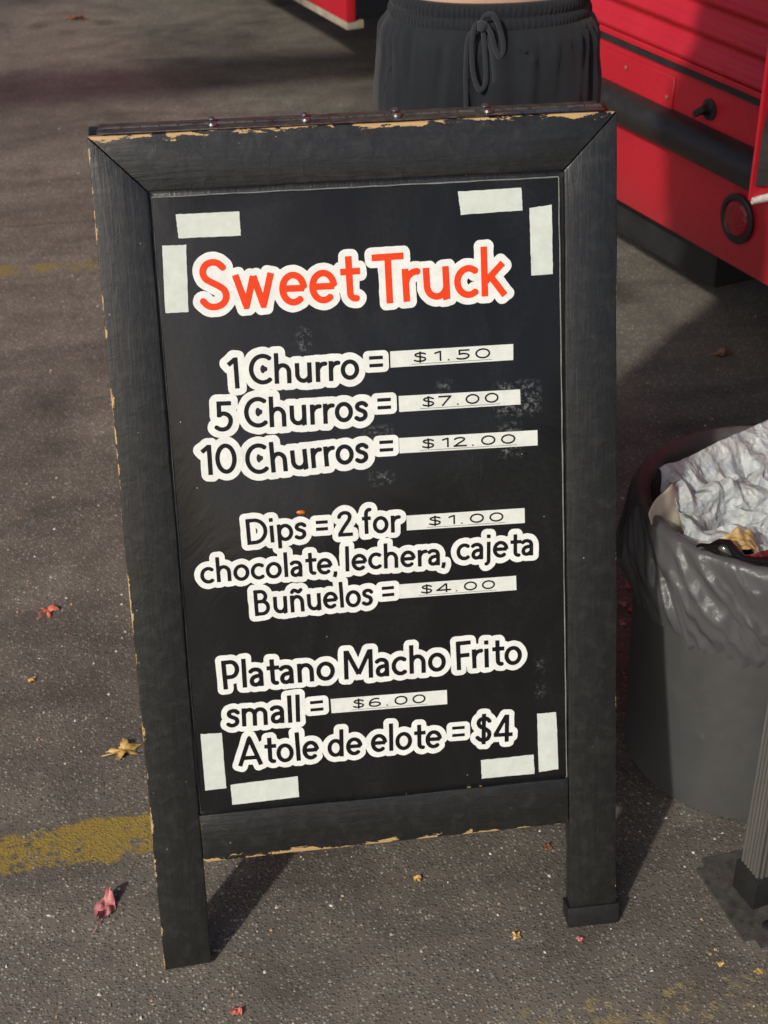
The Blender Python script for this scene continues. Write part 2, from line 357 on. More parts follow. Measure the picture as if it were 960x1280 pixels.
# ---- lettering: drawn with strokes, cut as vinyl stickers with a pale border
SWD = .145; HW = SWD / 2; XH = .66
def arc(cx, cy, rx, ry, a0, a1, n=26):
    return [(cx + rx * math.cos(R(a0 + (a1 - a0) * i / n)), cy + ry * math.sin(R(a0 + (a1 - a0) * i / n))) for i in range(n + 1)]
def spl(p, n=8):
    out = []
    for i in range(len(p) - 1):
        p0 = p[max(i - 1, 0)]; p1 = p[i]; p2 = p[i + 1]; p3 = p[min(i + 2, len(p) - 1)]
        for k in range(n):
            t = k / n
            out.append(tuple(.5 * (2 * b + (c - a) * t + (2 * a - 5 * b + 4 * c - d) * t * t + (3 * b - a - 3 * c + d) * t ** 3) for a, b, c, d in zip(p0, p1, p2, p3)))
    return out + [p[-1]]
h = HW
GL = {
'o': (.62, [arc(.31, .33, .24, .265, 0, 360, 40)]),
'c': (.53, [arc(.31, .33, .24, .265, 46, 314, 32)]),
'e': (.60, [[(.08, .335), (.545, .335)], arc(.305, .33, .235, .265, 2, 316, 34)]),
'h': (.56, [[(h, 0), (h, 1)], arc(.28, .36, .2075, .235, 180, 0) + [(.4875, 0)]]),
'n': (.56, [[(h, 0), (h, XH)], arc(.28, .36, .2075, .235, 180, 0) + [(.4875, 0)]]),
'm': (.90, [[(h, 0), (h, XH)], arc(.26, .40, .1875, .195, 180, 0) + [(.4475, 0)], arc(.635, .40, .1875, .195, 180, 0) + [(.8225, 0)]]),
'u': (.56, [[(.4875, 0), (.4875, XH)], [(h, XH)] + arc(.28, .29, .2075, .22, 180, 360), [(.40, .05), (.4875, .05)]]),
'r': (.36, [[(h, 0), (h, XH)], arc(.31, .34, .2375, .25, 170, 82)]),
's': (.44, [spl([(.405, .515), (.32, .585), (.21, .595), (.115, .55), (.095, .46), (.16, .39), (.26, .345), (.345, .285), (.362, .175), (.29, .09), (.16, .066), (.045, .125)])]),
'S': (.62, [spl([(.52, .82), (.41, .91), (.27, .93), (.14, .875), (.08, .755), (.125, .63), (.25, .55), (.40, .475), (.53, .375), (.548, .225), (.45, .11), (.29, .068), (.15, .10), (.045, .195)])]),
't': (.44, [[(.19, .90), (.19, .20)] + arc(.31, .19, .12, .122, 180, 285, 12), [(0, .60), (.43, .60)]]),
'l': (.145, [[(h, 0), (h, 1)]]),
'a': (.47, [spl([(.05, .535), (.14, .59), (.25, .595), (.35, .55), (.3975, .45), (.3975, .36)]) + [(.3975, 0)], spl([(.40, .37), (.27, .365), (.14, .325), (.075, .22), (.10, .11), (.20, .066), (.31, .10), (.40, .20)])]),
'd': (.61, [[(.5375, 0), (.5375, 1)], arc(.305, .33, .2325, .265, 0, 360, 36)]),
'p': (.61, [[(h, -.27), (h, XH)], arc(.305, .33, .2325, .265, 0, 360, 36)]),
'i': (.145, [[(h, 0), (h, XH)], [(h, .80), (h, .945)]]),
'j': (.20, [[(.1275, XH), (.1275, -.09)] + arc(-.0, -.09, .1275, .13, 0, -80, 10), [(.1275, .80), (.1275, .945)]]),
'f': (.38, [[(.165, 0), (.165, .74)] + arc(.30, .75, .135, .18, 180, 72, 12), [(0, .60), (.35, .60)]]),
'k': (.54, [[(h, 0), (h, 1)], [(.47, .655), (.09, .295)], [(.20, .40), (.50, 0)]]),
'w': (.90, [[(.06, .66), (.255, .06)], [(.255, 0.02), (.45, .62)], [(.45, .62), (.645, .02)], [(.645, .06), (.84, .66)], [(.20, .05), (.31, .05)], [(.59, .05), (.70, .05)]]),
',': (.15, [[(h, .10), (h, .0), (.03, -.13)]]),
'.': (.145, [[(h, 0), (h, .145)]]),
'T': (.66, [[(0, .9275), (.66, .9275)], [(.33, 0), (.33, .94)]]),
'C': (.75, [arc(.46, .5, .39, .43, 48, 312, 40)]),
'D': (.80, [[(h, 0), (h, 1)], [(.0, .9275), (.30, .9275)] + arc(.30, .5, .425, .4275, 90, -90, 32) + [(0, .0725)]]),
'P': (.58, [[(h, 0), (h, 1)], [(0, .9275), (.29, .9275)] + arc(.29, .67, .22, .2575, 90, -90, 24) + [(.05, .4125)]]),
'B': (.64, [[(h, 0), (h, 1)], [(0, .9275), (.28, .9275)] + arc(.28, .735, .20, .1925, 90, -90, 20) + [(.05, .5425)], [(.2, .5425), (.32, .5425)] + arc(.32, .3075, .24, .235, 90, -90, 22) + [(0, .0725)]]),
'M': (1.0, [[(h, 0), (h, 1)], [(.9275, 0), (.9275, 1)], [(.10, .97), (.50, .16)], [(.50, .16), (.90, .97)]]),
'F': (.52, [[(h, 0), (h, 1)], [(0, .9275), (.52, .9275)], [(.05, .50), (.46, .50)]]),
'A': (.90, [[(.06, 0), (.45, .95)], [(.45, .95), (.84, 0)], [(.20, .27), (.70, .27)], [(.40, .95), (.50, .95)]]),
'1': (.33, [[(.2575, 0), (.2575, 1)], [(.02, .77), (.25, .95)]]),
'0': (.68, [arc(.34, .5, .265, .43, 0, 360, 44)]),
'5': (.58, [[(.10, .9275), (.54, .9275)], [(.135, 1.0), (.135, .48)], spl([(.12, .535), (.25, .595), (.39, .565), (.49, .46), (.505, .31), (.43, .15), (.29, .075), (.14, .085), (.03, .15)])]),
'2': (.56, [spl([(.06, .76), (.12, .87), (.25, .93), (.39, .90), (.46, .79), (.43, .65), (.34, .51), (.22, .34), (.07, .09)]), [(.01, .0725), (.56, .0725)]]),
'4': (.68, [[(.47, 0), (.47, 1)], [(.45, .97), (.05, .27)], [(.0, .27), (.68, .27)]]),
'6': (.62, [arc(.31, .30, .24, .23, 0, 360, 36), spl([(.07, .30), (.09, .58), (.19, .82), (.34, .925), (.50, .90)])]),
'7': (.58, [[(0, .9275), (.56, .9275)], [(.52, .92), (.16, 0)]]),
'$': (.56, [spl([(.49, .78), (.40, .87), (.28, .895), (.14, .845), (.085, .73), (.14, .61), (.26, .54), (.39, .47), (.475, .37), (.48, .24), (.41, .13), (.28, .095), (.15, .12), (.045, .205)]), [(.28, -.06), (.28, 1.06)]]),
'=': (1.0, [[(0, .25), (1.0, .25)], [(0, .88), (1.0, .88)]]),
}
GL['ñ'] = (.56, GL['n'][1] + [spl([(.09, .775), (.17, .85), (.28, .815), (.37, .775), (.47, .85)])])
ROUND = set('ocedpS0CsagG$')
def layout(word):
    x = 0; out = []
    for i, ch in enumerate(word):
        wd, st = GL[ch]
        if i:
            p = word[i - 1]
            g = .135
            if p in 'ocepDS0Cbs' : g -= .04
            if ch in 'ocedaS0Cs': g -= .04
            if p in 'rTtfFP' : g -= .05
            if p + ch in ('Tr', 'At', 'ta', 'to', 'te', 'Fr', 'ck', 'e,', 'a,', '$4', 'aj'): g -= .05
            if p + ch == 'Tr': g -= .08
            x += g
        out.append((x, ch)); x += wd
    return out, x
def sdf_eval(strokes, X, Y, hw, flat=True):
    D = np.full(X.shape, 9.0)
    for st in strokes:
        n = len(st) - 1
        closed = math.dist(st[0], st[-1]) < 1e-6 and n > 2
        for i in range(n):
            (ax, ay), (bx, by) = st[i], st[i + 1]
            L = math.hypot(bx - ax, by - ay)
            if L < 1e-9: continue
            tx, ty = (bx - ax) / L, (by - ay) / L
            mx, my = (ax + bx) / 2, (ay + by) / 2
            px = np.abs((X - mx) * tx + (Y - my) * ty) - L / 2; py = np.abs(-(X - mx) * ty + (Y - my) * tx) - hw
            d = np.hypot(np.maximum(px, 0), np.maximum(py, 0)) + np.minimum(np.maximum(px, py), 0)
            np.minimum(D, d, out=D)
            if i or closed: np.minimum(D, np.hypot(X - ax, Y - ay) - hw, out=D)
    return D
def fill_sdf(F, x0, y0, hstep):
    """filled contour of F<0 on a grid -> verts, faces (no overlaps)"""
    ny, nx = F.shape; ins = F < 0; V = []; key = {}; faces = []
    def vert(k, x, y):
        if k not in key: key[k] = len(V); V.append((x0 + x * hstep, y0 + y * hstep))
        return key[k]
    cnt = ins[:-1, :-1].astype(int) + ins[1:, :-1] + ins[:-1, 1:] + ins[1:, 1:]
    for j in range(ny - 1):
        i = 0; row = cnt[j]
        nz = np.nonzero(row)[0]
        if len(nz) == 0: continue
        i = nz[0]
        while i <= nz[-1]:
            c = row[i]
            if c == 4:
                k = i
                while k < nx - 1 and row[k] == 4: k += 1
                faces.append([vert((i, j), i, j), vert((k, j), k, j), vert((k, j + 1), k, j + 1), vert((i, j + 1), i, j + 1)]); i = k; continue
            if c:
                cs = [(i, j), (i + 1, j), (i + 1, j + 1), (i, j + 1)]; poly = []
                for q in range(4):
                    a, b = cs[q], cs[(q + 1) % 4]; fa, fb = F[a[1], a[0]], F[b[1], b[0]]
                    if fa < 0: poly.append(vert(a, *a))
                    if (fa < 0) != (fb < 0):
                        t = fa / (fa - fb); kk = ('e',) + (a + b if a < b else b + a)
                        poly.append(vert(kk, a[0] + (b[0] - a[0]) * t, a[1] + (b[1] - a[1]) * t))
                if len(poly) > 2: faces.append(poly)
            i += 1
    return V, faces
def vinyl(name, col, rough=.38):
    t = NT(name); uv = t.obj(); n1 = t.noise(uv, 70, 5, .7); n2 = t.noise(uv, 700, 3, .6)
    sp = t.vor(uv, 160); spots = t.math('MULTIPLY', t.ramp(t.xyz(sp.outputs['Color'])[0], (.965, 0.), (.975, .35)), t.ramp(sp.outputs['Distance'], (.05, 1.), (.12, 0.)))
    c = t.mix(t.ramp(n1, (.35, 0.), (.8, 1.)), col, tuple(k * .80 for k in col)); scr = t.noise(t.map(uv, (240, 30, 60), (0, 0, 0), (0, .6, .7)), 1, 4, .7); gate = t.noise(uv, 14, 3, .6)
    c = t.mix(spots, c, tuple(k * .35 for k in col)); c = t.mix(t.math('MULTIPLY', t.ramp(scr, (.70, 0.), (.74, .7)), t.ramp(gate, (.52, 0.), (.6, 1.))), c, (.35, .34, .32))
    t.set(Base_Color=c, Roughness=t.math('ADD', t.math('MULTIPLY', n1, .15), rough - .07), Specular_IOR_Level=.45); t.bump(t.math('ADD', n1, t.math('MULTIPLY', n2, .15)), .25, .0006)
    return t.m
WHITE = vinyl('white_vinyl', (.77, .785, .75)); INK = vinyl('black_vinyl', (.006, .006, .0065), .26); REDV = vinyl('red_orange_vinyl', (.80, .050, .003), .34)
TAPEM = vinyl('pale_tape', (.60, .645, .585), .45); STRIPM = vinyl('label_tape', (.70, .725, .67), .40)
def sticker(name, layers, parent, mats):
    """layers: list of (verts2d, faces, depth, material index)"""
    m = MB()
    for V, Fs, dep, mi in layers:
        m.mi = mi; vs = [m.bm.verts.new(S(x, y, dep)) for x, y in V]
        for f in Fs: m.face([vs[k] for k in f])
    for f in m.bm.faces:
        f.normal_update()
        if f.normal.dot(IN) > 0: f.normal_flip()
    return m.build(name, mats, parent, normals=False)
def tilt_fn(x0, y0, x1, y1):
    a = math.atan2(y1 - y0, x1 - x0); ca, sa = math.cos(a), math.sin(a)
    return lambda V: [(x0 + x * ca - y * sa, y0 + x * sa + y * ca) for x, y in V]
ZW, ZK = DP - .0004, DP - .0008
def put_word(word, x0, y0, x1, y1, hgt, col, halo=.0082, res=.0005, idx=0):
    L = math.hypot(x1 - x0, y1 - y0)
    if word == '=':
        sx = L; hh = hgt; strokes = [[(0, hh * .26), (L, hh * .26)], [(0, hh * .83), (L, hh * .83)]]; sw = .0042
    else:
        lay, tot = layout(word); sx = L / tot; hh = hgt
        rj = random.Random(idx * 31 + 3); strokes = []
        for x, ch in lay:
            ra = rj.uniform(-.018, .018); oy = rj.uniform(-.012, .012); kx = rj.uniform(.985, 1.015)
            for st in GL[ch][1]: strokes.append([((x + px * kx - (py - .4) * ra) * sx, (py + oy + px * ra) * hh) for px, py in st])
        sw = SWD * (.5 * hh + .5 * min(hh, sx * 1.05)) * (.92 if col == 'r' else .98)
    pad = halo + .002; xs = [p[0] for s in strokes for p in s]; ys = [p[1] for s in strokes for p in s]
    gx0, gy0 = min(xs) - sw - pad, min(ys) - sw - pad; nx = int((max(xs) - min(xs) + 2 * (sw + pad)) / res) + 2; ny = int((max(ys) - min(ys) + 2 * (sw + pad)) / res) + 2
    X, Y = np.meshgrid(gx0 + np.arange(nx) * res, gy0 + np.arange(ny) * res)
    D = sdf_eval(strokes, X, Y, sw / 2)
    if word == '=':
        bx = np.abs(X - L / 2) - L / 2 - .001; by = np.abs(Y - hgt * .545) - .0085 + .0015
        H = np.hypot(np.maximum(bx, 0), np.maximum(by, 0)) + np.minimum(np.maximum(bx, by), 0) - .0062
    else:
        wob = np.zeros_like(X)
        for fx, fy, am in ((310, 130, .00022), (90, 260, .00025), (520, 480, .00012)): wob += am * np.sin(X * fx + idx * 1.7) * np.sin(Y * fy + idx)
        H = D - halo + wob
    T = tilt_fn(x0, y0, x1, y1)
    V1, F1 = fill_sdf(H, gx0, gy0, res); V2, F2 = fill_sdf(D, gx0, gy0, res)
    dz = -(idx % 7) * .00005
    return sticker('lettering', [(T(V1), F1, ZW + dz, 0), (T(V2), F2, ZK + dz, 1)], menu, [WHITE, REDV if col == 'r' else INK])
WORDS= [('Sweet', -0.1921, 0.8616, -0.0038, 0.8613, 0.0601, 'r'), ('Truck', 0.0108, 0.8569, 0.1708, 0.8586, 0.0591, 'r'), ('1', -0.1665, 0.7675, -0.1542, 0.7676, 0.0373, 'k'), ('Churro', -0.142, 0.77, -0.011, 0.7682, 0.0369, 'k'), ('5', -0.186, 0.7165, -0.1652, 0.7162, 0.0369, 'k'), ('Churros', -0.1509, 0.7176, -0.0031, 0.7173, 0.0375, 'k'), ('10', -0.2056, 0.6639, -0.1638, 0.6636, 0.0374, 'k'), ('Churros', -0.1526, 0.6603, -0.0043, 0.6655, 0.0381, 'k'), ('Dips', -0.1577, 0.5724, -0.0852, 0.5742, 0.0331, 'k'), ('2', -0.0466, 0.5733, -0.028, 0.5729, 0.0327, 'k'), ('for', -0.016, 0.5742, 0.0309, 0.5739, 0.0333, 'k'), ('chocolate,', -0.218, 0.5276, -0.0495, 0.5266, 0.0322, 'k'), ('lechera,', -0.0391, 0.5283, 0.0866, 0.5264, 0.0328, 'k'), ('cajeta', 0.1005, 0.5305, 0.1982, 0.5288, 0.0331, 'k'), ('Buñuelos', -0.1544, 0.4798, -0.007, 0.4812, 0.034, 'k'), ('Platano', -0.2003, 0.3858, -0.0597, 0.386, 0.0388, 'k'), ('Macho', -0.0476, 0.3843, 0.0825, 0.3835, 0.0389, 'k'), ('Frito', 0.0966, 0.3837, 0.1815, 0.3837, 0.0392, 'k'), ('small', -0.1996, 0.334, -0.1067, 0.3326, 0.0375, 'k'), ('Atole', -0.1885, 0.2788, -0.0853, 0.2792, 0.0397, 'k'), ('de', -0.0741, 0.2802, -0.03, 0.2795, 0.0378, 'k'), ('elote', -0.0183, 0.2806, 0.0732, 0.2778, 0.0383, 'k'), ('$4', 0.1189, 0.2793, 0.1669, 0.2778, 0.0382, 'k'), ('=', 0.0018, 0.7853, 0.0183, 0.7852, 0.0164, 'k'), ('=', 0.0093, 0.7333, 0.0258, 0.7331, 0.0166, 'k'), ('=', 0.0096, 0.6805, 0.0263, 0.6803, 0.017, 'k'), ('=', -0.0731, 0.5871, -0.0584, 0.5869, 0.0153, 'k'), ('=', 0.005, 0.4944, 0.0202, 0.4945, 0.0158, 'k'), ('=', -0.0929, 0.3482, -0.0765, 0.3483, 0.0175, 'k'), ('=', 0.0879, 0.2944, 0.1043, 0.2941, 0.0179, 'k')]
STRIPS= [('$1.50', [(0.0276, 0.7997), (0.1778, 0.7989), (0.1774, 0.7793), (0.0274, 0.78)], 0.183, 0.819), ('$7.00', [(0.0357, 0.7447), (0.1852, 0.7426), (0.1856, 0.7238), (0.0358, 0.725)], 0.186, 0.824), ('$12.00', [(0.0342, 0.6927), (0.2061, 0.6902), (0.2061, 0.6708), (0.0342, 0.6735)], 0.157, 0.843), ('$1.00', [(0.0396, 0.5939), (0.1884, 0.5918), (0.1884, 0.5723), (0.0394, 0.5748)], 0.181, 0.824), ('$4.00', [(0.0272, 0.5052), (0.176, 0.5039), (0.1762, 0.4847), (0.0269, 0.4865)], 0.179, 0.821), ('$6.00', [(-0.0666, 0.3597), (0.083, 0.3576), (0.083, 0.3379), (-0.0664, 0.3401)], 0.181, 0.818)]
TAPES= [[(-0.2134, 0.9742), (-0.1407, 0.9739), (-0.1407, 0.9461), (-0.2123, 0.9469)], [(-0.2316, 0.9398), (-0.2042, 0.9392), (-0.2074, 0.8616), (-0.2343, 0.8618)], [(0.1148, 0.9829), (0.1907, 0.9836), (0.1917, 0.9571), (0.1179, 0.956)], [(0.1999, 0.9595), (0.227, 0.9618), (0.2275, 0.8802), (0.2011, 0.8799)], [(-0.2333, 0.3284), (-0.2067, 0.3273), (-0.2061, 0.2504), (-0.2331, 0.25)], [(-0.2007, 0.2543), (-0.1144, 0.2575), (-0.114, 0.228), (-0.2001, 0.226)], [(0.1248, 0.2548), (0.1951, 0.2555), (0.1958, 0.2278), (0.1253, 0.2285)], [(0.2002, 0.3128), (0.2257, 0.3125), (0.2281, 0.2313), (0.2017, 0.2295)]]
for k, wd in enumerate(WORDS):
    if wd[0] == '=': wd = (wd[0], wd[1], wd[2] - .0055, wd[3], wd[4] - .0055, wd[5], wd[6])
    put_word(*wd, idx=k, halo=.0080 if wd[6] == 'r' else (.0083 if wd[0] in ('1', 'Churro', '5', 'Churros', '10') else .0071))
# label-maker price strips: wide thin type, underlined
def put_strip(txt, q, fa, fb, idx):
    (ax, ay), (bx, by), (cx, cy), (dx, dy) = q
    nV = []; n = 24
    top = [(ax + (bx - ax) * i / n, ay + (by - ay) * i / n) for i in range(n + 1)]; bot = [(dx + (cx - dx) * i / n, dy + (cy - dy) * i / n) for i in range(n + 1)]
    V = top + bot; F = [[i, i + 1, n + 1 + i + 1, n + 1 + i] for i in range(n)]
    L = math.hypot(cx - dx, cy - dy); hgt = (ay - dy) * .62; yb = (ay - dy) * .23
    x0 = L * fa; x1 = L * fb
    xs = 0; strokes = []
    lay = []
    for ch in txt:
        wd = GL[ch][0]; wd2 = wd if ch != '.' else .20
        if ch == '1': xs += .12
        lay.append((xs, ch)); xs += wd2 + (.15 if ch != '.' else .20)
    xs -= .15; sx = (x1 - x0) / xs
    for x, ch in lay:
        for st in GL[ch][1]:
            if ch == '.': st = [(.10, 0), (.10, .13)]
            strokes.append([(x0 + (x + px) * sx, yb + py * hgt) for px, py in st])
    res = .00028; pad = .003
    nx = int((x1 - x0 + 2 * pad) / res); ny = int((hgt * 1.2 + 2 * pad) / res); gx, gy = x0 - pad, yb - pad
    X, Y = np.meshgrid(gx + np.arange(nx) * res, gy + np.arange(ny) * res)
    D = sdf_eval(strokes, X, Y, .00098)
    V2, F2 = fill_sdf(D, gx, gy, res)
    T = tilt_fn(dx, dy, cx, cy)
    uy = yb - .0022
    V3 = [(x0 - .002, uy), (x1 + .001, uy), (x1 + .001, uy + .00042), (x0 - .002, uy + .00042)]
    dz = -idx * .00004
    sticker('price_strip', [(V, F, ZW + .0002 + dz, 0), (T(V2), F2, ZK + dz, 1), (T(V3), [[0, 1, 2, 3]], ZK + dz, 1)], menu, [STRIPM, INK])
for k, s_ in enumerate(STRIPS): put_strip(*s_, k)
for k, q in enumerate(TAPES):
    m = MB(); n = 16
    (ax, ay), (bx, by), (cx, cy), (dx, dy) = q
    def fn(u, v):
        x = (ax + (bx - ax) * u) * (1 - v) + (dx + (cx - dx) * u) * v; y = (ay + (by - ay) * u) * (1 - v) + (dy + (cy - dy) * u) * v
        e = .0006 * noise.noise(Vector((x * 300, y * 300, k)))
        edge = min(u, v, 1 - u, 1 - v) < .01
        return S(x + (e if edge else 0), y + (e if edge else 0), DP - .0005 - .0004 * abs(noise.noise(Vector((x * 40, y * 40, k)))))
    m.grid(fn, n, n)
    for f in m.bm.faces:
        f.normal_update()
        if f.normal.dot(IN) > 0: f.normal_flip()
    m.build('tape_strip', TAPEM, menu, normals=False, smooth=60)
# small orange lamp reflection, painted as a coloured dab above "Dips"
m = MB(); x_, y_ = -.0905, .6085
m.grid(lambda u, v: S(x_ + .0052 * (v * math.cos(u * 6.283)) * (1 + .25 * noise.noise(Vector((math.cos(u * 6.28), math.sin(u * 6.28), 3)))), y_ + .0026 * v * math.sin(u * 6.283), DP - .0012 * (1 - v * v) - .0002), 20, 5, True)
m.build('reflection_dab', simple('orange_reflection', (.55, .13, .01), .35, var=.5, sc=300), menu, smooth=60)

# back leg frame
TB = R(12.0); UB = Vector((0, -math.sin(TB), math.cos(TB))); NB = Vector((0, math.cos(TB), math.sin(TB)))
topy, topz = HS * math.sin(TH), HS * math.cos(TH)
yb0 = topy + FT * math.cos(TH) + .006
def SB(x, y, d=0.0):
    L = (topz - .006) / math.cos(TB)
    b0 = Vector((0, yb0 + L * math.sin(TB), 0))
    return b0 + XX * x + UB * y + NB * d + Vector((0, 0, NB.z * 0))
LB = (topz - .010) / math.cos(TB)
board('rear_stile', [(-xo, .004), (-xi, .004), (-xi, LB), (-xo, LB)], .0, FT, MT_BACK, X=SB)
board('rear_stile', [(xi, .004), (xo, .004), (xo, LB), (xi, LB)], .0, FT, MT_BACK, X=SB)
board('rear_rail', [(-xi + gap, LB - .064), (xi - gap, LB - .064), (xi - gap, LB), (-xi + gap, LB)], .0006, FT, MT_BACK, X=SB)
board('rear_rail', [(-xi + gap, .15), (xi - gap, .15), (xi - gap, .215), (-xi + gap, .215)], .0006, FT, MT_BACK, X=SB)
board('rear_board', [(-xi - .003, .21), (xi + .003, .21), (xi + .003, LB - .06), (-xi - .003, LB - .06)], .008, .014, MT_BACK, X=SB)
# piano hinge along the top
HNG = NT('tarnished_hinge'); o_ = HNG.obj(); nn = HNG.noise(o_, 90, 5, .7)
HNG.set(Base_Color=HNG.mix(HNG.ramp(nn, (.35, 0.), (.7, 1.)), (.022, .020, .019), (.085, .077, .070)), Metallic=.1, Roughness=HNG.ramp(nn, (.2, .30), (.8, .58))); HNG.bump(nn, .5, .001)
STEEL = simple('bright_steel', (.45, .43, .40), .30, 1.0, .3, 200)
m = MB(); zt = topz - .0005; m.box(-.294, .291, topy + .004, topy + .021, zt, zt + .0018, None, .0006, 1); m.box(-.293, .290, topy + .023, topy + .040, zt - .0005, zt + .0013, None, .0006, 1)
hinge = m.build('hinge', HNG.m, sign, smooth=40)
m = MB(); x = -.288; k = 0
while x < .284:
    L = .0215
    m.tube([(x, topy + .0220, zt + .0012), (x + L - .0012, topy + .0220, zt + .0012)], .0026, 10); x += L
m.build('hinge_knuckles', HNG.m, hinge, smooth=40)
for bx in (-.1645, -.058, .047, .1535):
    m = MB(); m.lathe([(.0001, .0), (.0052, .0), (.0056, .0018), (.0040, .0040), (.0001, .0046)], bx, topy + .0125, zt + .0018, 16)
    m.lathe([(.0001, .0), (.0046, .0), (.0048, .0030), (.0030, .0052), (.0001, .0058)], bx + .0006, topy + .0315, zt + .0012, 16)
    m.build('hinge_screw', STEEL, hinge, smooth=40)
m = MB()   # loose lifted strip of edging at the right end of the hinge
m.grid(lambda u, v: Vector((.150 + .140 * u, topy + .001 + .004 * v, topz + .0022 + .003 * math.sin(u * 3) * v)), 24, 3)
m.build('edging_strip', STEEL, hinge, smooth=60)

# ------------------------------------------------------------------ trash can with liner and rubbish
CX, CY, RB, RT, ZT = .588, .325, .1745, .1885, .452
can = empty('trash_can', (CX, CY, 0), 'round dark grey plastic trash can lined with a black bag', 'trash can')
t = NT('grey_plastic'); o_ = t.obj(); n1 = t.noise(o_, 25, 5, .7); n2 = t.noise(t.map(o_, (30, 30, 240)), 1, 3, .6)
scf = t.noise(t.map(o_, (40, 40, 9)), 1, 5, .7, .6); sct = t.math('MULTIPLY', t.ramp(scf, (.60, 0.), (.72, .5)), t.ramp(n1, (.45, 0.), (.6, 1.)))
t.set(Base_Color=t.mix(sct, t.mix(n1, (.046, .0465, .0455), (.072, .0725, .071)), (.15, .145, .135)), Roughness=t.ramp(n1, (.2, .40), (.8, .58)), Specular_IOR_Level=.5); t.bump(t.math('ADD', t.math('MULTIPLY', n2, .5), n1), .3, .001)
CANM = t.m
prof = [(.02, .006), (RB - .012, .006), (RB - .006, .0), (RB - .001, .004), (RB, .012)] + [(RB + (RT - RB) * i / 10, .012 + (.40 - .012) * i / 10) for i in range(1, 11)] + \
       [(RT + .001, .405), (RT + .005, .41), (RT + .005, ZT - .004), (RT + .002, ZT), (RT - .003, ZT), (RT - .005, ZT - .005), (RB - .006, .012), (.02, .012)]
m = MB(); m.lathe(prof, CX, CY, 0, 96); m.build('body', CANM, can, smooth=35)
for a in (R(100), R(-60)):
    if True:
        m = MB(); M = Matrix.Translation((CX, CY, .385)) @ Matrix.Rotation(a, 4, 'Z')
        m.box(RT - .004, RT + .020, -.055, .055, -.012, .014, M, .006)
        m.build('handle', CANM, can, smooth=40)
# liner
t = NT('grey_film'); o_ = t.obj(); n1 = t.noise(o_, 30, 5, .7, .6)
sub = t.n('ShaderNodeBsdfTranslucent', None, Color=(.42, .42, .43)); trn = t.n('ShaderNodeBsdfTransparent', None, Color=(.85, .85, .86))
t.set(Base_Color=t.mix(n1, (.115, .115, .118), (.185, .185, .189)), Roughness=t.ramp(n1, (.3, .16), (.7, .28)), Specular_IOR_Level=.75); t.bump(t.math('ADD', n1, t.math('MULTIPLY', t.noise(t.map(o_, (60, 60, 25), (0, 0, 0), (.4, .2, .3)), 1, 5, .7, 1.5), .5)), .5, .004, t.n('ShaderNodeBump', None, Strength=.6, Distance=.008, Height=t.vor(t.map(o_, (26, 26, 11), (0, 0, 0), (.5, .3, .2)), 1.0).outputs['Distance']).outputs[0])
mx1 = t.n('ShaderNodeMixShader', None, i0=.36, i1=t.b.outputs[0], i2=sub.outputs[0]); mx2 = t.n('ShaderNodeMixShader', None, i0=.34, i1=mx1.outputs[0], i2=trn.outputs[0])
t.t.links.new(mx2.outputs[0], t.out.inputs[0]); FILM = t.m
def liner_pt(u, v):
    a = u * 2 * math.pi; c, s = math.cos(a), math.sin(a); cs = Vector((c * 2.2, s * 2.2, 0))
    wav = noise.noise(cs * 1.6 + Vector((0, 0, 4))); rip = noise.noise(cs * 7 + Vector((0, 0, 1)))
    if v < .40:                                   # inside, from the depth up to the rim
        k = v / .40; z = .20 + (ZT + .004 - .20) * k
        r = RB - .014 + (RT - RB) * (z / ZT)
        fold = noise.noise(Vector((a * 5.5, z * 7, 2.0))) * .011 * (1 - k ** 4) + noise.noise(Vector((a * 2.2 + z * 6, z * 10, 5))) * .010 * (1 - k ** 6)
        r -= abs(fold) * 1.3
    elif v < .52:                                 # over the rim
        k = (v - .40) / .12; r = RT - .006 + .014 * k; z = ZT + .004 + .003 * math.sin(k * math.pi) + .0012 * rip
    else:                                         # skirt down the outside, pulled into slanting folds
        k = (v - .52) / .48; hem = .305 + .022 * wav + .012 * rip
        z = ZT + .002 + (hem - ZT) * k
        rc = RB + (RT - RB) * (z / .40)
        f1 = noise.noise(Vector((a * 4.2 - k * 2.6, k * 1.0, 7))); f2 = noise.noise(Vector((a * 11 - k * 5.5, k * 1.8, 3)))
        r = rc + .0055 + (.012 * (1 - abs(f1) * 2.2) + .006 * (1 - abs(f2) * 2)) * math.sin(math.pi * min(1, k * .93 + .05)) ** .7
        r = max(r, rc + .0035)
        if a > 2.4 and a < 3.6: r += .012 * math.exp(-((k - .55) / .25) ** 2) * math.exp(-((a - 3.0) / .3) ** 2)
    return Vector((CX + r * c, CY + r * s, z + (.004 * wav if .3 < v < .6 else 0)))
m = MB(); m.grid(liner_pt, 420, 90, True)
tag(m.build('bin_liner', FILM, None, smooth=180, loc=(CX, CY, .2)), 'dark grey translucent plastic liner folded over the rim of the trash can', 'bin liner')
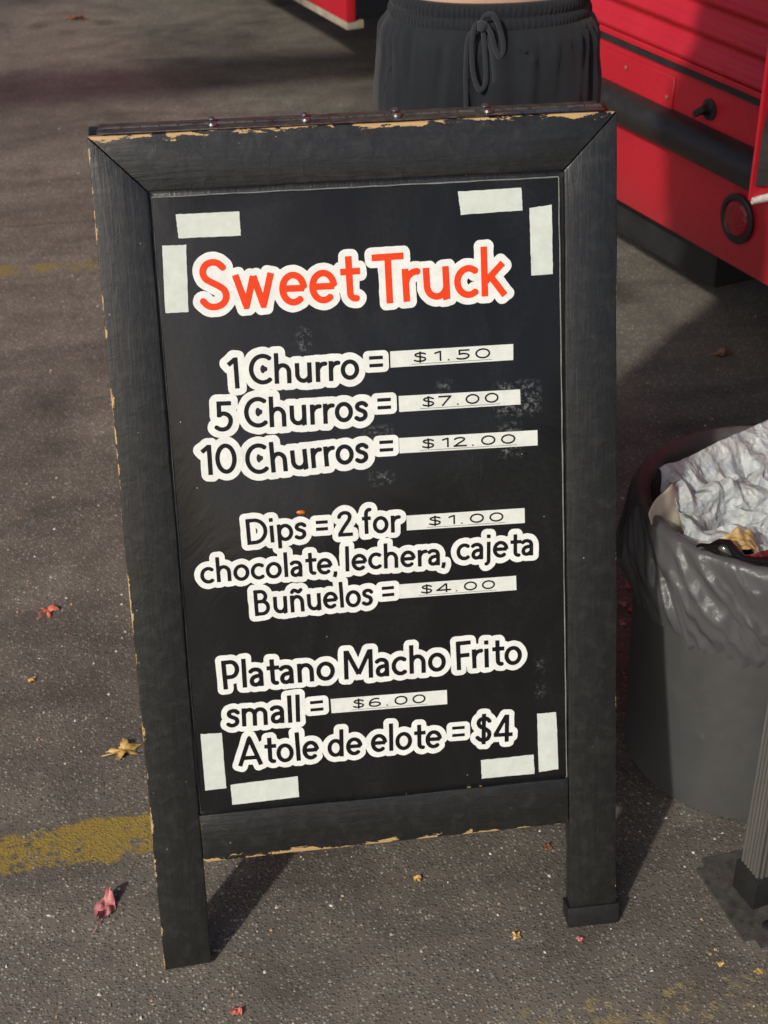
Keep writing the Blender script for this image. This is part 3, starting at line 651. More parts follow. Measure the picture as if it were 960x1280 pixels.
# crumpled white bag
t = NT('white_film'); o_ = t.obj(); n1 = t.noise(o_, 28, 4, .65, .5); n2 = t.noise(o_, 22, 3, .6, 1.0)
pr = t.math('MULTIPLY', t.ramp(n2, (.54, 0.), (.62, 1.)), t.ramp(t.noise(o_, 70, 3, .6), (.42, 0.), (.55, 1.)))
c = t.mix(t.ramp(n1, (.3, 0.), (.7, 1.)), (.66, .71, .72), (.78, .80, .76)); c = t.mix(t.math('MULTIPLY', pr, .42), c, (.22, .27, .48))
t.set(Base_Color=c, Roughness=.15, Specular_IOR_Level=.9); wv = t.n('ShaderNodeVectorMath', {'operation': 'ADD'}, i0=o_, i1=t.n('ShaderNodeVectorMath', {'operation': 'SCALE'}, i0=t.n('ShaderNodeTexNoise', None, Vector=o_, Scale=24.0, Detail=3.0).outputs[1], Scale=.03).outputs[0]).outputs[0]
t.bump(t.math('ADD', t.math('ADD', t.vor(wv, 34).outputs['Distance'], t.math('MULTIPLY', t.vor(wv, 85).outputs['Distance'], .45)), t.math('MULTIPLY', t.noise(o_, 160, 4, .7, 1.0), .25)), .75, .012)
sub = t.n('ShaderNodeBsdfTranslucent', None, Color=(.72, .75, .74)); mx1 = t.n('ShaderNodeMixShader', None, i0=.42, i1=t.b.outputs[0], i2=sub.outputs[0]); t.t.links.new(mx1.outputs[0], t.out.inputs[0]); BAG = t.m
def crease(p):
    d, pts = noise.voronoi(p); return d[1] - d[0]
rsb = random.Random(12); WAV = [(Vector((math.cos(t_), math.sin(t_), 0)), f_, a_, rsb.uniform(0, 9)) for t_, f_, a_ in [(rsb.uniform(0, 3.14), rsb.uniform(7, 13), .0085) for _ in range(4)] + [(rsb.uniform(0, 3.14), rsb.uniform(18, 30), .0030) for _ in range(4)]]
def facets(q):
    e = 0
    for dr, fr, am, ph in WAV:
        x = (q.dot(dr) * fr + ph + 1.3 * noise.noise(q * 7 + Vector((ph, 0, 0)))) % 1.0
        e += am * (abs(x - .5) * 4 - 1) * (.35 + 1.1 * abs(noise.noise(q * 8 + Vector((0, ph * 3, 0)))) * 1.6)
    return e
def bag_pt(u, v):
    # u along the gathered top edge (left to right), v from that edge down to the front of the can
    A, B, Cc, D = Vector((.432, .380, .474)), Vector((.690, .520, .480)), Vector((.700, .215, .430)), Vector((.450, .240, .436))
    p = (A.lerp(B, u)).lerp(D.lerp(Cc, u), v)
    q = p.copy(); e = facets(q); fade = min(1, v * 4 + .15)
    p.z += -.034 * math.sin(math.pi * min(1, v * 1.1)) * (.4 + .6 * math.sin(math.pi * u)) + e * fade
    p.x += facets(q * .8 + Vector((2, 1, 0))) * .7 * fade; p.y += facets(q * .8 + Vector((5, 3, 0))) * .7 * fade
    if v < .22:                                   # ruffles of the gathered edge
        k = 1 - v / .22
        rf = math.sin(u * 120 + 9 * noise.noise(Vector((u * 14, 0, 0)))) * .0016 * (1 - abs(k - .55) * 1.6) * (.3 + 1.4 * abs(noise.noise(Vector((u * 11, 1, 1)))))
        p.y += rf; p.z += rf + .005 * k
    if .22 < v < .44 and u < .66:                 # a second fold lower down
        p.z += .012 * math.sin((v - .22) / .22 * math.pi); p.y -= .010 * max(0, math.sin((v - .30) / .14 * math.pi))
    dx, dy = p.x - CX, p.y - CY; rr = math.hypot(dx, dy); lim = RT - .014      # stay inside the can
    if rr > lim: p.x = CX + dx / rr * lim; p.y = CY + dy / rr * lim
    return p
m = MB(); m.grid(bag_pt, 190, 130)
ob = m.build('plastic_bag', BAG, None, smooth=24, loc=(.56, .33, .42)); tag(ob, 'crumpled white plastic bag with bluish print stuffed in the trash can', 'plastic bag')
md = ob.modifiers.new('thickness', 'SOLIDIFY'); md.thickness = .0008
# other rubbish under it
m = MB(); Mx = Matrix.Translation((.440, .315, .425)) @ Matrix.Rotation(R(62), 4, 'Z') @ Matrix.Rotation(R(-20), 4, 'X')
m.grid(lambda u, v: Mx @ Vector(((u - .5) * .105, .012 * math.sin(u * 5 + v * 2) + .004 * noise.noise(Vector((u * 4, v * 4, 0))), (v - .5) * .105 + .012 * math.sin(u * 4))), 24, 18)
ob = m.build('paper_plate', simple('tan_card', (.50, .43, .33), .7, var=.12, sc=30), None, smooth=60, loc=(.44, .315, .37)); ob.modifiers.new('thickness', 'SOLIDIFY').thickness = .0015
tag(ob, 'tan paper plate edge between the liner and the white bag', 'paper plate')
GLS = simple('black_gloss', (.006, .006, .005), .08, var=.2, sc=60, spec=.7)
m = MB()
path = [(.4360, .2150, .452), (.4430, .2120, .456), (.4520, .2060, .459), (.4610, .2010, .462), (.4700, .1960, .461), (.4790, .1900, .455), (.4900, .1840, .449), (.5050, .1790, .446), (.5250, .1750, .445), (.5500, .1710, .443), (.5700, .1690, .440)]
m.tube(path, [.0050, .0060, .0050, .0115, .0150, .0120, .0085, .0090, .0110, .0120, .0080], 14)
ob = m.build('drink_bottle', GLS, None, smooth=60, loc=(.50, .19, .44)); tag(ob, 'shiny black bottle with narrow neck poking out at the front of the trash can', 'bottle')
m = MB(); m.grid(lambda u, v: Vector((.497 + .085 * u, .186 - .010 * u - .006 * v, .4555 + .010 * math.sin(u * 3.1) * (1 - v) - .012 * v + .003 * noise.noise(Vector((u * 6, v * 5, 2))))), 40, 10)
ob = m.build('food_wrapper', simple('dark_red_film', (.10, .012, .014), .22, var=.5, sc=50), None, smooth=50, loc=(.54, .18, .445)); tag(ob, 'dark red crumpled wrapper beside the black bottle in the can', 'wrapper')
m = MB(); m.grid(lambda u, v: Vector((.476 + .050 * u, .236 - .035 * v + .010 * u, .448 + .014 * math.sin(u * 3.1) - .012 * v + .006 * noise.noise(Vector((u * 5, v * 5, 6))))), 26, 18)
ob = m.build('napkin', simple('amber_paper', (.45, .30, .12), .5, var=.35, sc=60), None, smooth=40, loc=(.50, .22, .44)); tag(ob, 'amber brown food stained napkin tucked under the white bag', 'napkin')

# ------------------------------------------------------------------ canopy leg at the right edge
leg = empty('tent_leg', (.502, .02, 0), 'grey fluted metal canopy leg on a flat dark foot plate beside the trash can', 'tent leg')
ALU = NT('grey_aluminium'); o_ = ALU.obj(); nn = ALU.noise(ALU.map(o_, (200, 200, 8)), 1, 4, .6)
ALU.set(Base_Color=ALU.mix(nn, (.13, .125, .115), (.25, .24, .22)), Metallic=.7, Roughness=ALU.ramp(nn, (.2, .38), (.8, .52)))
BLKP = simple('black_powder_coat', (.014, .0135, .013), .5, var=.3, sc=180)
m = MB()
hx, hy = .024, .020; ring = []
def flute(n, a, b):
    out = []
    for i in range(n):
        p = Vector(a).lerp(Vector(b), i / n); nrm = (Vector(b) - Vector(a)).normalized(); nrm = Vector((nrm.y, -nrm.x, 0))
        out.append(p - nrm * (.0018 * (.5 - .5 * math.cos(2 * math.pi * (i / n) * 6))))
    return out
cs = [(-hx, -hy, 0), (hx, -hy, 0), (hx, hy, 0), (-hx, hy, 0)]
for i in range(4): ring += flute(48, cs[i], cs[(i + 1) % 4])
PX, PY = .5135, .018
RZ = Matrix.Rotation(R(14), 4, 'Z')
m.loft([[Vector((PX, PY, z)) + RZ @ p for p in ring] for z in (.03, .6, 1.2)])
m.build('lower_tube', ALU.m, leg, smooth=50)
m = MB(); m.loft([[Vector((PX, PY, z)) + RZ @ (p * .82) for p in ring] for z in (1.15, 1.8, 2.35)]); m.build('upper_tube', ALU.m, leg, smooth=50)
m = MB(); m.box(-hx - .005, hx + .005, -hy - .005, hy + .005, .004, .055, Matrix.Translation((PX, PY, 0)) @ RZ, .003); m.build('foot_socket', BLKP, leg, smooth=40)
m = MB(); m.box(-hx - .008, hx + .008, -hy - .008, hy + .008, 1.13, 1.20, Matrix.Translation((PX, PY, 0)) @ RZ, .005); m.build('slider', BLKP, leg, smooth=40)
t_ = bmesh.new(); pl = [(-.050, .085), (-.022, -.083), (.150, -.055), (.130, .110)]
vs_ = [t_.verts.new((x, y, .0)) for x, y in pl]; f = t_.faces.new(vs_); bmesh.ops.bevel(t_, geom=t_.verts[:], offset=.016, segments=6, affect='VERTICES')
r = bmesh.ops.extrude_face_region(t_, geom=t_.faces[:])
for v in [e for e in r['geom'] if isinstance(e, bmesh.types.BMVert)]: v.co.z += .004
m = MB(); m.merge(t_, Matrix.Translation((PX - .026, PY - .014, .0012))); m.build('base_plate', simple('dirty_plate_steel', (.050, .046, .041), .6, var=.5, sc=90), leg, smooth=40)
m = MB(); m.lathe([(.0001, 0), (.007, 0), (.007, .004), (.0001, .005)], PX - .012, PY - .062, .0052, 12); m.build('plate_bolt', BLKP, leg, smooth=40)

# ------------------------------------------------------------------ food truck
P0 = Vector((.9509, 1.3052, 0)); DD = Vector((-.3149, .9491, 0)).normalized(); NN = Vector((-DD.y, DD.x, 0))
TM = Matrix(((DD.x, NN.x, 0, P0.x), (DD.y, NN.y, 0, P0.y), (0, 0, 1, 0), (0, 0, 0, 1)))     # (along, out, up)
def TR(s, n, z): return P0 + DD * s + NN * n + Vector((0, 0, z))
truck = empty('food_truck', tuple(P0), 'red food truck with ribbed siding and a black rub rail parked behind the sign', 'food truck')
t = NT('red_paint'); o_ = t.obj(); n1 = t.noise(o_, 3.5, 5, .65); n2 = t.noise(o_, 45, 5, .7); vv = t.vor(o_, 26)
sc_ = t.math('MULTIPLY', t.ramp(t.xyz(vv.outputs['Color'])[0], (.95, 0.), (.96, .7)), t.ramp(vv.outputs['Distance'], (.06, 1.), (.10, 0.)))
c = t.mix(t.ramp(n1, (.3, 0.), (.7, 1.)), (.40, .011, .022), (.47, .016, .029)); c = t.mix(t.math('MULTIPLY', t.ramp(n2, (.55, 0.), (.8, 1.)), .25), c, (.20, .03, .03)); gr_ = t.noise(t.map(o_, (5, 5, 1.2)), 1, 5, .7, .6); low = t.ramp(t.math('ADD', t.xyz(o_)[2], t.math('MULTIPLY', gr_, .12)), (.36, .5), (.48, 0.)); c = t.mix(t.math('MULTIPLY', low, t.ramp(gr_, (.35, .2), (.65, 1.))), c, (.10, .035, .03)); c = t.mix(sc_, c, (.55, .35, .25))
t.set(Base_Color=c, Roughness=t.ramp(n1, (.3, .22), (.7, .34)), Specular_IOR_Level=.5); t.bump(t.math('ADD', n1, t.math('MULTIPLY', n2, .3)), .25, .004); RED = t.m
DARK = simple('dark_underbody', (.012, .012, .012), .7, var=.4, sc=20)
BRUB = simple('black_bumper_rubber', (.020, .019, .018), .40, var=.35, sc=60)
SF, SE = -1.1, .95
m = MB(); m.box(SF, SE, -.030, 0, .320, .662, TM, .004); m.build('lower_panel', RED, truck, smooth=40)
m = MB(); m.box(.368, SE - .002, .001, .0030, .560, .645, TM, .002, 1); m.build('lap_plate', RED, truck, smooth=40)
m = MB(); n_ = 260                                      # ribbed siding
def sid(u, v):
    s = SF + (5.8 - SF) * u; z = .690 + (2.45 - .690) * v; ph = (z - .690) / .062 * 2 * math.pi
    return TR(s, .006 + .0075 * math.sin(ph) + .003 * math.sin(2 * ph), z)
m.grid(sid, 12, 420); m.build('ribbed_siding', RED, truck, smooth=180)
m = MB(); m.box(SF, 5.8, -1.95, -.004, .662, 2.55, TM, .02); m.build('body_box', RED, truck, smooth=40)
m = MB(); m.box(SF, SE + 4.85, -.004, .010, .664, .676, TM); m.build('seam_gap', DARK, truck)
m = MB(); m.box(SF, SE + 4.85, -.004, .012, .677, .690, TM, .002, 1); m.build('trim_strip', RED, truck, smooth=40)
m = MB()                                                # half round rubber rail
prf = [(.000, .496)] + [(.004 + .042 * math.cos(R(a_)), .537 + .040 * math.sin(R(a_))) for a_ in range(-90, 91, 12)] + [(.000, .578)]
rows = [[TR(s, n, z) for n, z in prf] for s in (SF, -.4, .335, .3351, .6, SE + .02)]
m.loft(rows); m.build('rub_rail', BRUB, truck, smooth=40)
# round red marker lamp with rubber grommet
LENS = NT('red_lens'); o_ = LENS.obj(); vv = LENS.vor(o_, 160); LENS.set(Base_Color=LENS.mix(vv.outputs['Distance'], (.16, .004, .009), (.32, .010, .018)), Roughness=.18, Specular_IOR_Level=.4, Coat_Weight=.1); LENS.bump(vv.outputs['Distance'], .5, .003)
LM = TM @ Matrix.Translation((.115, .001, .424)) @ Matrix.Rotation(R(-90), 4, 'X')
m = MB(); m.lathe([(.030, 0), (.0505, 0), (.0515, .006), (.047, .0085), (.040, .0085), (.0375, .006), (.030, .006)], 0, 0, 0, 40, LM); lamp = m.build('marker_lamp', RUB, truck, smooth=40)
m = MB(); m.lathe([(.038, .003), (.0375, .006), (.033, .009), (.022, .011), (.0001, .012)], 0, 0, 0, 40, LM); m.build('lens', LENS.m, lamp, smooth=50)
# black latch knob
KM = TM @ Matrix.Translation((.245, .001, .612)) @ Matrix.Rotation(R(-90), 4, 'X')
m = MB(); m.lathe([(.0001, 0), (.022, 0), (.022, .003), (.013, .005), (.009, .012), (.009, .020), (.0001, .020)], 0, 0, 0, 28, KM)
latch = m.build('door_latch', BLKP, truck, smooth=40)
m = MB(); m.box(-.020, .020, -.007, .007, .018, .030, KM @ Matrix.Rotation(R(35), 4, 'Z'), .004); m.build('latch_handle', BLKP, latch, smooth=40)
for s_, z_ in [(.540, .622), (.385, .600), (.12, .668)]:
    m = MB(); m.lathe([(.0001, 0), (.0045, 0), (.004, .002), (.0001, .003)], 0, 0, 0, 12, TM @ Matrix.Translation((s_, .006, z_)) @ Matrix.Rotation(R(-90), 4, 'X')); m.build('rivet', simple('worn_rivet', (.40, .16, .13), .4, .2), truck, smooth=40)
# open flap at the right, seen on its edge
FB = MB(); SFL = -.262
FB.box(SFL - .004, SFL + .004, .002, .300, .640, 1.45, TM, .0015, 1)
flap = FB.build('open_flap', RED, truck, smooth=40)
t = NT('black_vinyl_cover'); o_ = t.obj(); n1 = t.noise(o_, 22, 5, .7, 1.0); t.set(Base_Color=t.mix(n1, (.012, .013, .013), (.055, .06, .058)), Roughness=.34); t.bump(n1, .6, .010)
m = MB(); m.grid(lambda u, v: TR(SFL - .008 - .014 * abs(noise.noise(Vector((u * 3, v * 9, 1)))) - .010 * math.sin(u * 3.14), .012 + .285 * u, .668 + .76 * v + .004 * noise.noise(Vector((u * 8, 0, 3)))), 24, 60)
m.build('flap_lining', t.m, flap, smooth=60)
m = MB(); m.tube([TR(SFL - .006, .298, .641), TR(SFL - .012, .26, .645), TR(SFL - .016, .20, .658), TR(SFL - .016, .12, .664)], [.006, .008, .006, .004], 8); m.build('flap_edge', simple('chipped_white', (.55, .52, .48), .5, var=.4, sc=90), flap, smooth=50)
# forward skirt, wheel, underbody
m = MB(); m.box(1.985, 4.55, -.030, 0, .385, .660, TM, .004); m.build('skirt_panel', RED, truck, smooth=40)
m = MB(); m.box(1.99, 4.55, -.06, -.004, .360, .384, TM, .004); m.build('skirt_flange', simple('beige_metal', (.30, .26, .20), .5, var=.3), truck, smooth=40)
m = MB(); m.box(.29, .93, -.62, -.10, .175, .335, TM, .02); m.build('underbody_shade_box', DARK, truck, smooth=40)  # added black box, stands in for the deep shade under the truck
m = MB(); m.box(SF + .1, 5.7, -1.7, -.35, .36, .66, TM, .01); m.build('chassis', DARK, truck)
for s_ in (1.45, 4.9):
    WM = TM @ Matrix.Translation((s_, -.33, .34)) @ Matrix.Rotation(R(-90), 4, 'X')
    m = MB(); m.lathe([(.20, 0), (.30, -.01), (.335, .02), (.34, .10), (.335, .18), (.30, .21), (.20, .20)], 0, 0, 0, 48, WM); wh = m.build('wheel', RUB, truck, smooth=40)
    m = MB(); m.lathe([(.0001, .15), (.06, .15), (.08, .11), (.17, .12), (.20, .19), (.205, .20)], 0, 0, 0, 40, WM); m.build('rim', STEEL, wh, smooth=40)

# ------------------------------------------------------------------ person behind the sign
QX, QY = .240, .725
person = empty('person', (QX, QY, 0), 'person in charcoal sweatpants with a drawstring bow standing behind the sign', 'person')
def el(cx, cy, z, a, b, n=40, p=2.0):
    out = []; a = a * .925; b = b * .93
    for k in range(n):
        t = 2 * math.pi * k / n; c, s = math.cos(t), math.sin(t)
        out.append(Vector((QX + cx + a * math.copysign(abs(c) ** (2 / p), c), QY + cy + b * math.copysign(abs(s) ** (2 / p), s), z)))
    return out
def fused(name, mb, voxel, mats, parent, smooth_it=8, post=None):
    bmesh.ops.recalc_face_normals(mb.bm, faces=mb.bm.faces[:])
    me = bpy.data.meshes.new('tmp'); mb.bm.to_mesh(me); mb.bm.free()
    ob = bpy.data.objects.new('tmp', me); C.objects.link(ob)
    rm = ob.modifiers.new('r', 'REMESH'); rm.mode = 'VOXEL'; rm.voxel_size = voxel
    sm = ob.modifiers.new('s', 'SMOOTH'); sm.iterations = smooth_it; sm.factor = .5
    dg = bpy.context.evaluated_depsgraph_get(); me2 = bpy.data.meshes.new_from_object(ob.evaluated_get(dg))
    bpy.data.objects.remove(ob); bpy.data.meshes.remove(me)
    off = base(parent)
    if post:
        nr = [v.normal.copy() for v in me2.vertices]
        for v, n in zip(me2.vertices, nr): v.co = post(v.co.copy(), n)
    for v in me2.vertices: v.co -= off
    me2.name = name; me2.materials.clear(); shade(me2, 180)
    return link(name, me2, mats, parent)
def limb(m, pts, rad, n=16):
    m.tube([(QX + p[0], QY + p[1], p[2]) for p in pts], rad, n)
SKIN = NT('skin'); o_ = SKIN.obj(); SKIN.set(Base_Color=SKIN.mix(SKIN.noise(o_, 30, 4, .6), (.42, .24, .16), (.52, .31, .22)), Roughness=.5, Subsurface_Weight=.08)
m = MB()
m.loft([el(0, 0, z, a, b) for z, a, b in [(.86, .150, .105), (.95, .152, .108), (1.05, .138, .098), (1.12, .128, .092), (1.22, .138, .098), (1.32, .155, .100), (1.40, .148, .092), (1.455, .120, .072), (1.48, .060, .052)]])
limb(m, [(0, .01, 1.44), (0, .0, 1.50), (0, -.012, 1.56)], [.056, .050, .052])
m.loft([el(0, dy, z, a, b) for z, dy, a, b in [(1.505, -.035, .022, .030), (1.525, -.030, .050, .060), (1.56, -.015, .064, .082), (1.60, -.008, .072, .094), (1.645, .0, .076, .100), (1.685, .004, .070, .094), (1.715, .006, .050, .068), (1.728, .006, .018, .026)]])
m.tube([(QX, QY - .085, 1.632), (QX, QY - .104, 1.600), (QX, QY - .088, 1.588)], [.009, .014, .010], 10)
for sx in (-1, 1):
    limb(m, [(sx * .075, .0, 1.615), (sx * .082, .012, 1.625)], [.020, .014], 10)
    limb(m, [(sx * .130, .0, 1.395), (sx * .155, .0, 1.350), (sx * .168, -.012, 1.24), (sx * .166, -.025, 1.145)], [.050, .046, .040, .036])
    limb(m, [(sx * .166, -.025, 1.145), (sx * .140, -.090, 1.165), (sx * .085, -.165, 1.195), (sx * .055, -.185, 1.205)], [.038, .035, .026, .024])
    limb(m, [(sx * .055, -.185, 1.205), (sx * .030, -.200, 1.215), (sx * .005, -.207, 1.225)], [.024, .028, .022])
    for k in range(4):
        z0 = 1.246 - .017 * k - (.012 if sx < 0 else 0)
        limb(m, [(sx * .010, -.205, z0), (-sx * .025, -.222, z0 + .004), (-sx * .046, -.212, z0 - .002), (-sx * .052, -.195, z0 - .006)], [.0090, .0085, .0078, .0070], 10)
    limb(m, [(sx * .030, -.195, 1.235), (sx * .016, -.208, 1.262), (-sx * .004, -.210, 1.276)], [.011, .010, .008], 10)
    limb(m, [(sx * .085, 0, .88), (sx * .085, 0, .50), (sx * .082, .01, .44), (sx * .080, .02, .25), (sx * .078, .02, .09)], [.082, .058, .054, .050, .036])
    limb(m, [(sx * .078, .035, .055), (sx * .082, -.03, .045), (sx * .088, -.12, .032)], [.038, .036, .026])
body = fused('body', m, .0055, [SKIN.m], person, 6)
# face details
DK = simple('dark_hair', (.018, .011, .008), .45, var=.4, sc=120)
for sx in (-1, 1):
    m = MB(); m.lathe([(.0001, -.011), (.008, -.008), (.011, 0), (.008, .008), (.0001, .011)], QX + sx * .030, QY - .088, 1.632, 16); m.build('eye', simple('eye_white', (.6, .58, .55), .2), body, smooth=180)
    m = MB(); m.tube([(QX + sx * .016, QY - .098, 1.655), (QX + sx * .032, QY - .097, 1.660), (QX + sx * .046, QY - .086, 1.655)], .0035, 6); m.build('eyebrow', DK, body, smooth=180)
m = MB(); m.tube([(QX - .024, QY - .083, 1.558), (QX, QY - .094, 1.560), (QX + .024, QY - .083, 1.558)], [.003, .0065, .003], 8); m.build('lips', simple('lips', (.36, .11, .10), .4), body, smooth=180)
m = MB(); m.loft([el(0, dy, z, a, b, 40) for z, dy, a, b in [(1.36, .075, .070, .030), (1.45, .070, .085, .045), (1.55, .050, .090, .070), (1.62, .034, .090, .084), (1.68, .016, .086, .098), (1.722, .010, .064, .076), (1.744, .010, .022, .030)]]); m.build('hair', DK, person, smooth=180)
# cropped top
t = NT('black_knit'); o_ = t.obj(); n1 = t.noise(o_, 160, 4, .7); t.set(Base_Color=t.mix(n1, (.016, .016, .018), (.030, .030, .033)), Roughness=.85, Sheen_Weight=.2); t.bump(n1, .4, .001)
m = MB(); m.loft([el(0, 0, z, a, b) for z, a, b in [(1.125, .142, .106), (1.22, .148, .108), (1.32, .160, .110), (1.40, .158, .102), (1.455, .128, .082), (1.472, .085, .066)]])
for sx in (-1, 1): limb(m, [(sx * .128, 0, 1.395), (sx * .156, 0, 1.352), (sx * .168, -.008, 1.27)], [.056, .054, .050])
fused('cropped_top', m, .007, [t.m], person, 4)
# sweatpants
t = NT('charcoal_fleece'); o_ = t.obj(); n1 = t.noise(o_, 620, 3, .7); n2 = t.noise(o_, 26, 6, .7, .7)
t.set(Base_Color=t.mix(n2, (.011, .0128, .0165), (.019, .0215, .026)), Roughness=.9, Sheen_Weight=.12, Sheen_Roughness=.5, Specular_IOR_Level=.2); t.bump(t.math('ADD', n1, n2), .35, .0014); FLC = t.m
def folds(p, n):
    x, y = p.x - QX, p.y - QY; a = math.atan2(y, x); z = p.z
    k = max(0., min(1., (1.035 - z) / .02)) * math.exp(-max(0, 1.035 - z) / .085)
    g = noise.noise(Vector((a * 9.0, z * 3.0, 1.0))); g2 = noise.noise(Vector((a * 19.0, z * 5.0, 4.0)))
    d = k * (.016 * (.5 - abs(g)) * 1.6 + .006 * g2)
    lng = noise.noise(Vector((x * 16 + z * 1.5, y * 10, z * 2.4))); d += .019 * (.35 - abs(lng)) * max(0., min(1., (1.025 - z) / .06))
    d += .006 * noise.noise(Vector((x * 26, y * 20, z * 9))) * max(0., min(1., (1.015 - z) / .05))
    if y < 0: d -= .010 * math.exp(-((x + .036) / .012) ** 2) * max(0., min(1., (1.02 - z) / .05))
    return p + n * d
m = MB()
m.loft([el(0, 0, z, a, b, 48, 2.25) for z, a, b in [(.760, .150, .105), (.800, .172, .120), (.88, .171, .122), (.95, .168, .121), (1.0, .163, .118), (1.028, .156, .113), (1.040, .151, .109)]])
for sx in (-1, 1):
    m.loft([el(sx * cx, cy, z, a, b, 32) for z, cx, cy, a, b in [(.86, .086, 0, .086, .116), (.76, .090, 0, .089, .112), (.62, .092, .002, .090, .100), (.45, .092, .008, .086, .092), (.25, .090, .014, .082, .088), (.14, .088, .016, .076, .080), (.085, .086, .016, .060, .064)]])
trs = fused('trousers', m, .0065, [FLC], person, 5, folds)
# elasticated waistband: three stitched channels, finely pleated
def band(u, v):
    a = u * 2 * math.pi; z = 1.012 + .056 * v
    ch = abs(math.sin(v * 3 * math.pi)); pl = math.sin(a * 118 + 2.2 * math.sin(a * 7) + 2 * noise.noise(Vector((a * 6, v * 2, 0))))
    ex = (.0040 * ch ** .7 + .0011 * pl * (.5 + .5 * noise.noise(Vector((a * 14, v * 3, 3)))) * (.6 + .4 * ch))
    rx, ry = .1400 - .0040 * v + ex, .1020 - .003 * v + ex
    if v > .93: rx -= .004 * (v - .93) / .07; ry -= .004 * (v - .93) / .07
    c, s = math.cos(a), math.sin(a); p = 2.2
    return Vector((QX + rx * math.copysign(abs(c) ** (2 / p), c), QY + ry * math.copysign(abs(s) ** (2 / p), s), z))
m = MB(); m.grid(band, 1100, 36, True)
wb = m.build('waistband', FLC, trs, smooth=180); wb.modifiers.new('thickness', 'SOLIDIFY').thickness = .003
# drawstring: knot, two loops, two tails
t = NT('navy_cord'); o_ = t.obj(); n1 = t.noise(o_, 500, 3, .7); t.set(Base_Color=t.mix(n1, (.010, .012, .018), (.019, .023, .033)), Roughness=.85, Sheen_Weight=.2); t.bump(n1, .6, .001); CORD = t.m
def cord(pts, wd=.0036, th=.0014):
    pts = spl3([Vector((QX + a * .84 - .034, QY + b + .0045, 1.053 + (c - 1.053) * .84 - .010)) for a, b, c in pts]); m_ = MB(); prev = None; rings = []
    for i, p in enumerate(pts):
        tg = (pts[min(i + 1, len(pts) - 1)] - pts[max(i - 1, 0)]).normalized(); sd = tg.cross(Vector((.15, -1, .0))).normalized(); nn_ = sd.cross(tg)
        rings.append([p + sd * wd * math.cos(k * math.pi / 4) + nn_ * th * math.sin(k * math.pi / 4) for k in range(8)])
    m_.loft(rings); return m_
def spl3(p, n=8):
    out = []
    for i in range(len(p) - 1):
        p0, p1, p2, p3 = p[max(i - 1, 0)], p[i], p[i + 1], p[min(i + 2, len(p) - 1)]
        for k in range(n):
            t = k / n; out.append(.5 * (2 * p1 + (p2 - p0) * t + (2 * p0 - 5 * p1 + 4 * p2 - p3) * t * t + (3 * p1 - p0 - 3 * p2 + p3) * t ** 3))
    return out + [p[-1]]
yf = -.1135
ds = cord([(.000, yf + .004, 1.056), (.006, yf - .008, 1.072), (.018, yf - .010, 1.070), (.030, yf - .008, 1.046), (.036, yf - .008, 1.019), (.030, yf - .010, 1.006), (.022, yf - .010, 1.019), (.014, yf - .010, 1.044), (.004, yf - .006, 1.058)]).build('drawstring', CORD, trs, smooth=180)
cord([(.000, yf + .002, 1.056), (-.012, yf - .008, 1.054), (-.016, yf - .010, 1.019), (-.012, yf - .012, 0.979), (-.002, yf - .014, 0.956), (.008, yf - .012, 0.969), (.006, yf - .010, 1.009), (.002, yf - .006, 1.054)]).build('drawstring_loop', CORD, ds, smooth=180)
cord([(.0, yf, 1.052), (-.020, yf - .006, 1.039), (-.024, yf - .007, 0.994), (-.022, yf - .007, 0.934), (-.020, yf - .008, 0.884)]).build('drawstring_tail', CORD, ds, smooth=180)
cord([(.004, yf, 1.049), (.016, yf - .008, 1.019), (.022, yf - .010, 0.984), (.026, yf - .010, 0.949), (.030, yf - .010, 0.924)]).build('drawstring_tail', CORD, ds, smooth=180)
m = MB(); m.lathe([(.0001, -.008), (.006, -.005), (.0075, 0), (.006, .005), (.0001, .008)], QX - .034, QY + yf - .0015, 1.044, 16); m.build('knot', CORD, ds, smooth=180)
for sx in (-1, 1):                                     # side pocket welt
    m = MB(); pp = []
    for i in range(9):
        k = i / 8; z = 1.02 - .15 * k; a = R(-28) if sx > 0 else R(208); a += sx * R(20) * k
        rx = .146 + .012 * min(1, k * 2); ry = .106 + .007 * min(1, k * 2)
        pp.append((QX + rx * 1.012 * math.cos(a), QY + ry * 1.03 * math.sin(a), z))
    m.tube(pp, .0028, 8); m.build('pocket_welt', FLC, trs, smooth=180)
SHOE = simple('white_shoe', (.5, .5, .48), .6, var=.15)
for sx in (-1, 1):
    m = MB(); m.loft([[Vector((QX + sx * .085 + a * math.cos(2 * math.pi * k / 24), QY - .035 + b * math.sin(2 * math.pi * k / 24) + dy, z)) for k in range(24)] for z, a, b, dy in [(.0, .046, .132, -.01), (.028, .050, .136, -.01), (.055, .046, .120, .0), (.085, .042, .075, .05), (.10, .040, .058, .055)]]); m.build('shoe', SHOE, person, smooth=60)

# ------------------------------------------------------------------ unseen overhead board, added to cast a shadow band across the tarmac
shadow_post = empty('shadow_board_post', (-5.4, .93, 0), 'unseen steel post with a long board, added to cast a shadow band on the asphalt', 'shadow board')
m = MB(); m.tube([(-5.4, .93, 0), (-5.4, .93, 2.72)], .06, 20); m.build('post', STEEL, shadow_post, smooth=40)
m = MB()
def bb(u, v): 
    x = -5.4 + 4.5 * u; return Vector((x, 1.17 + .11 * (x + 3.2) + .01 * math.sin(u * 9), 2.22 + .36 * v + .01 * math.sin(u * 7)))
m.grid(bb, 40, 6); o2 = m.build('board', simple('dark_shadow_board', (.10, .03, .04), .6), shadow_post, smooth=40); o2.modifiers.new('thickness', 'SOLIDIFY').thickness = .03

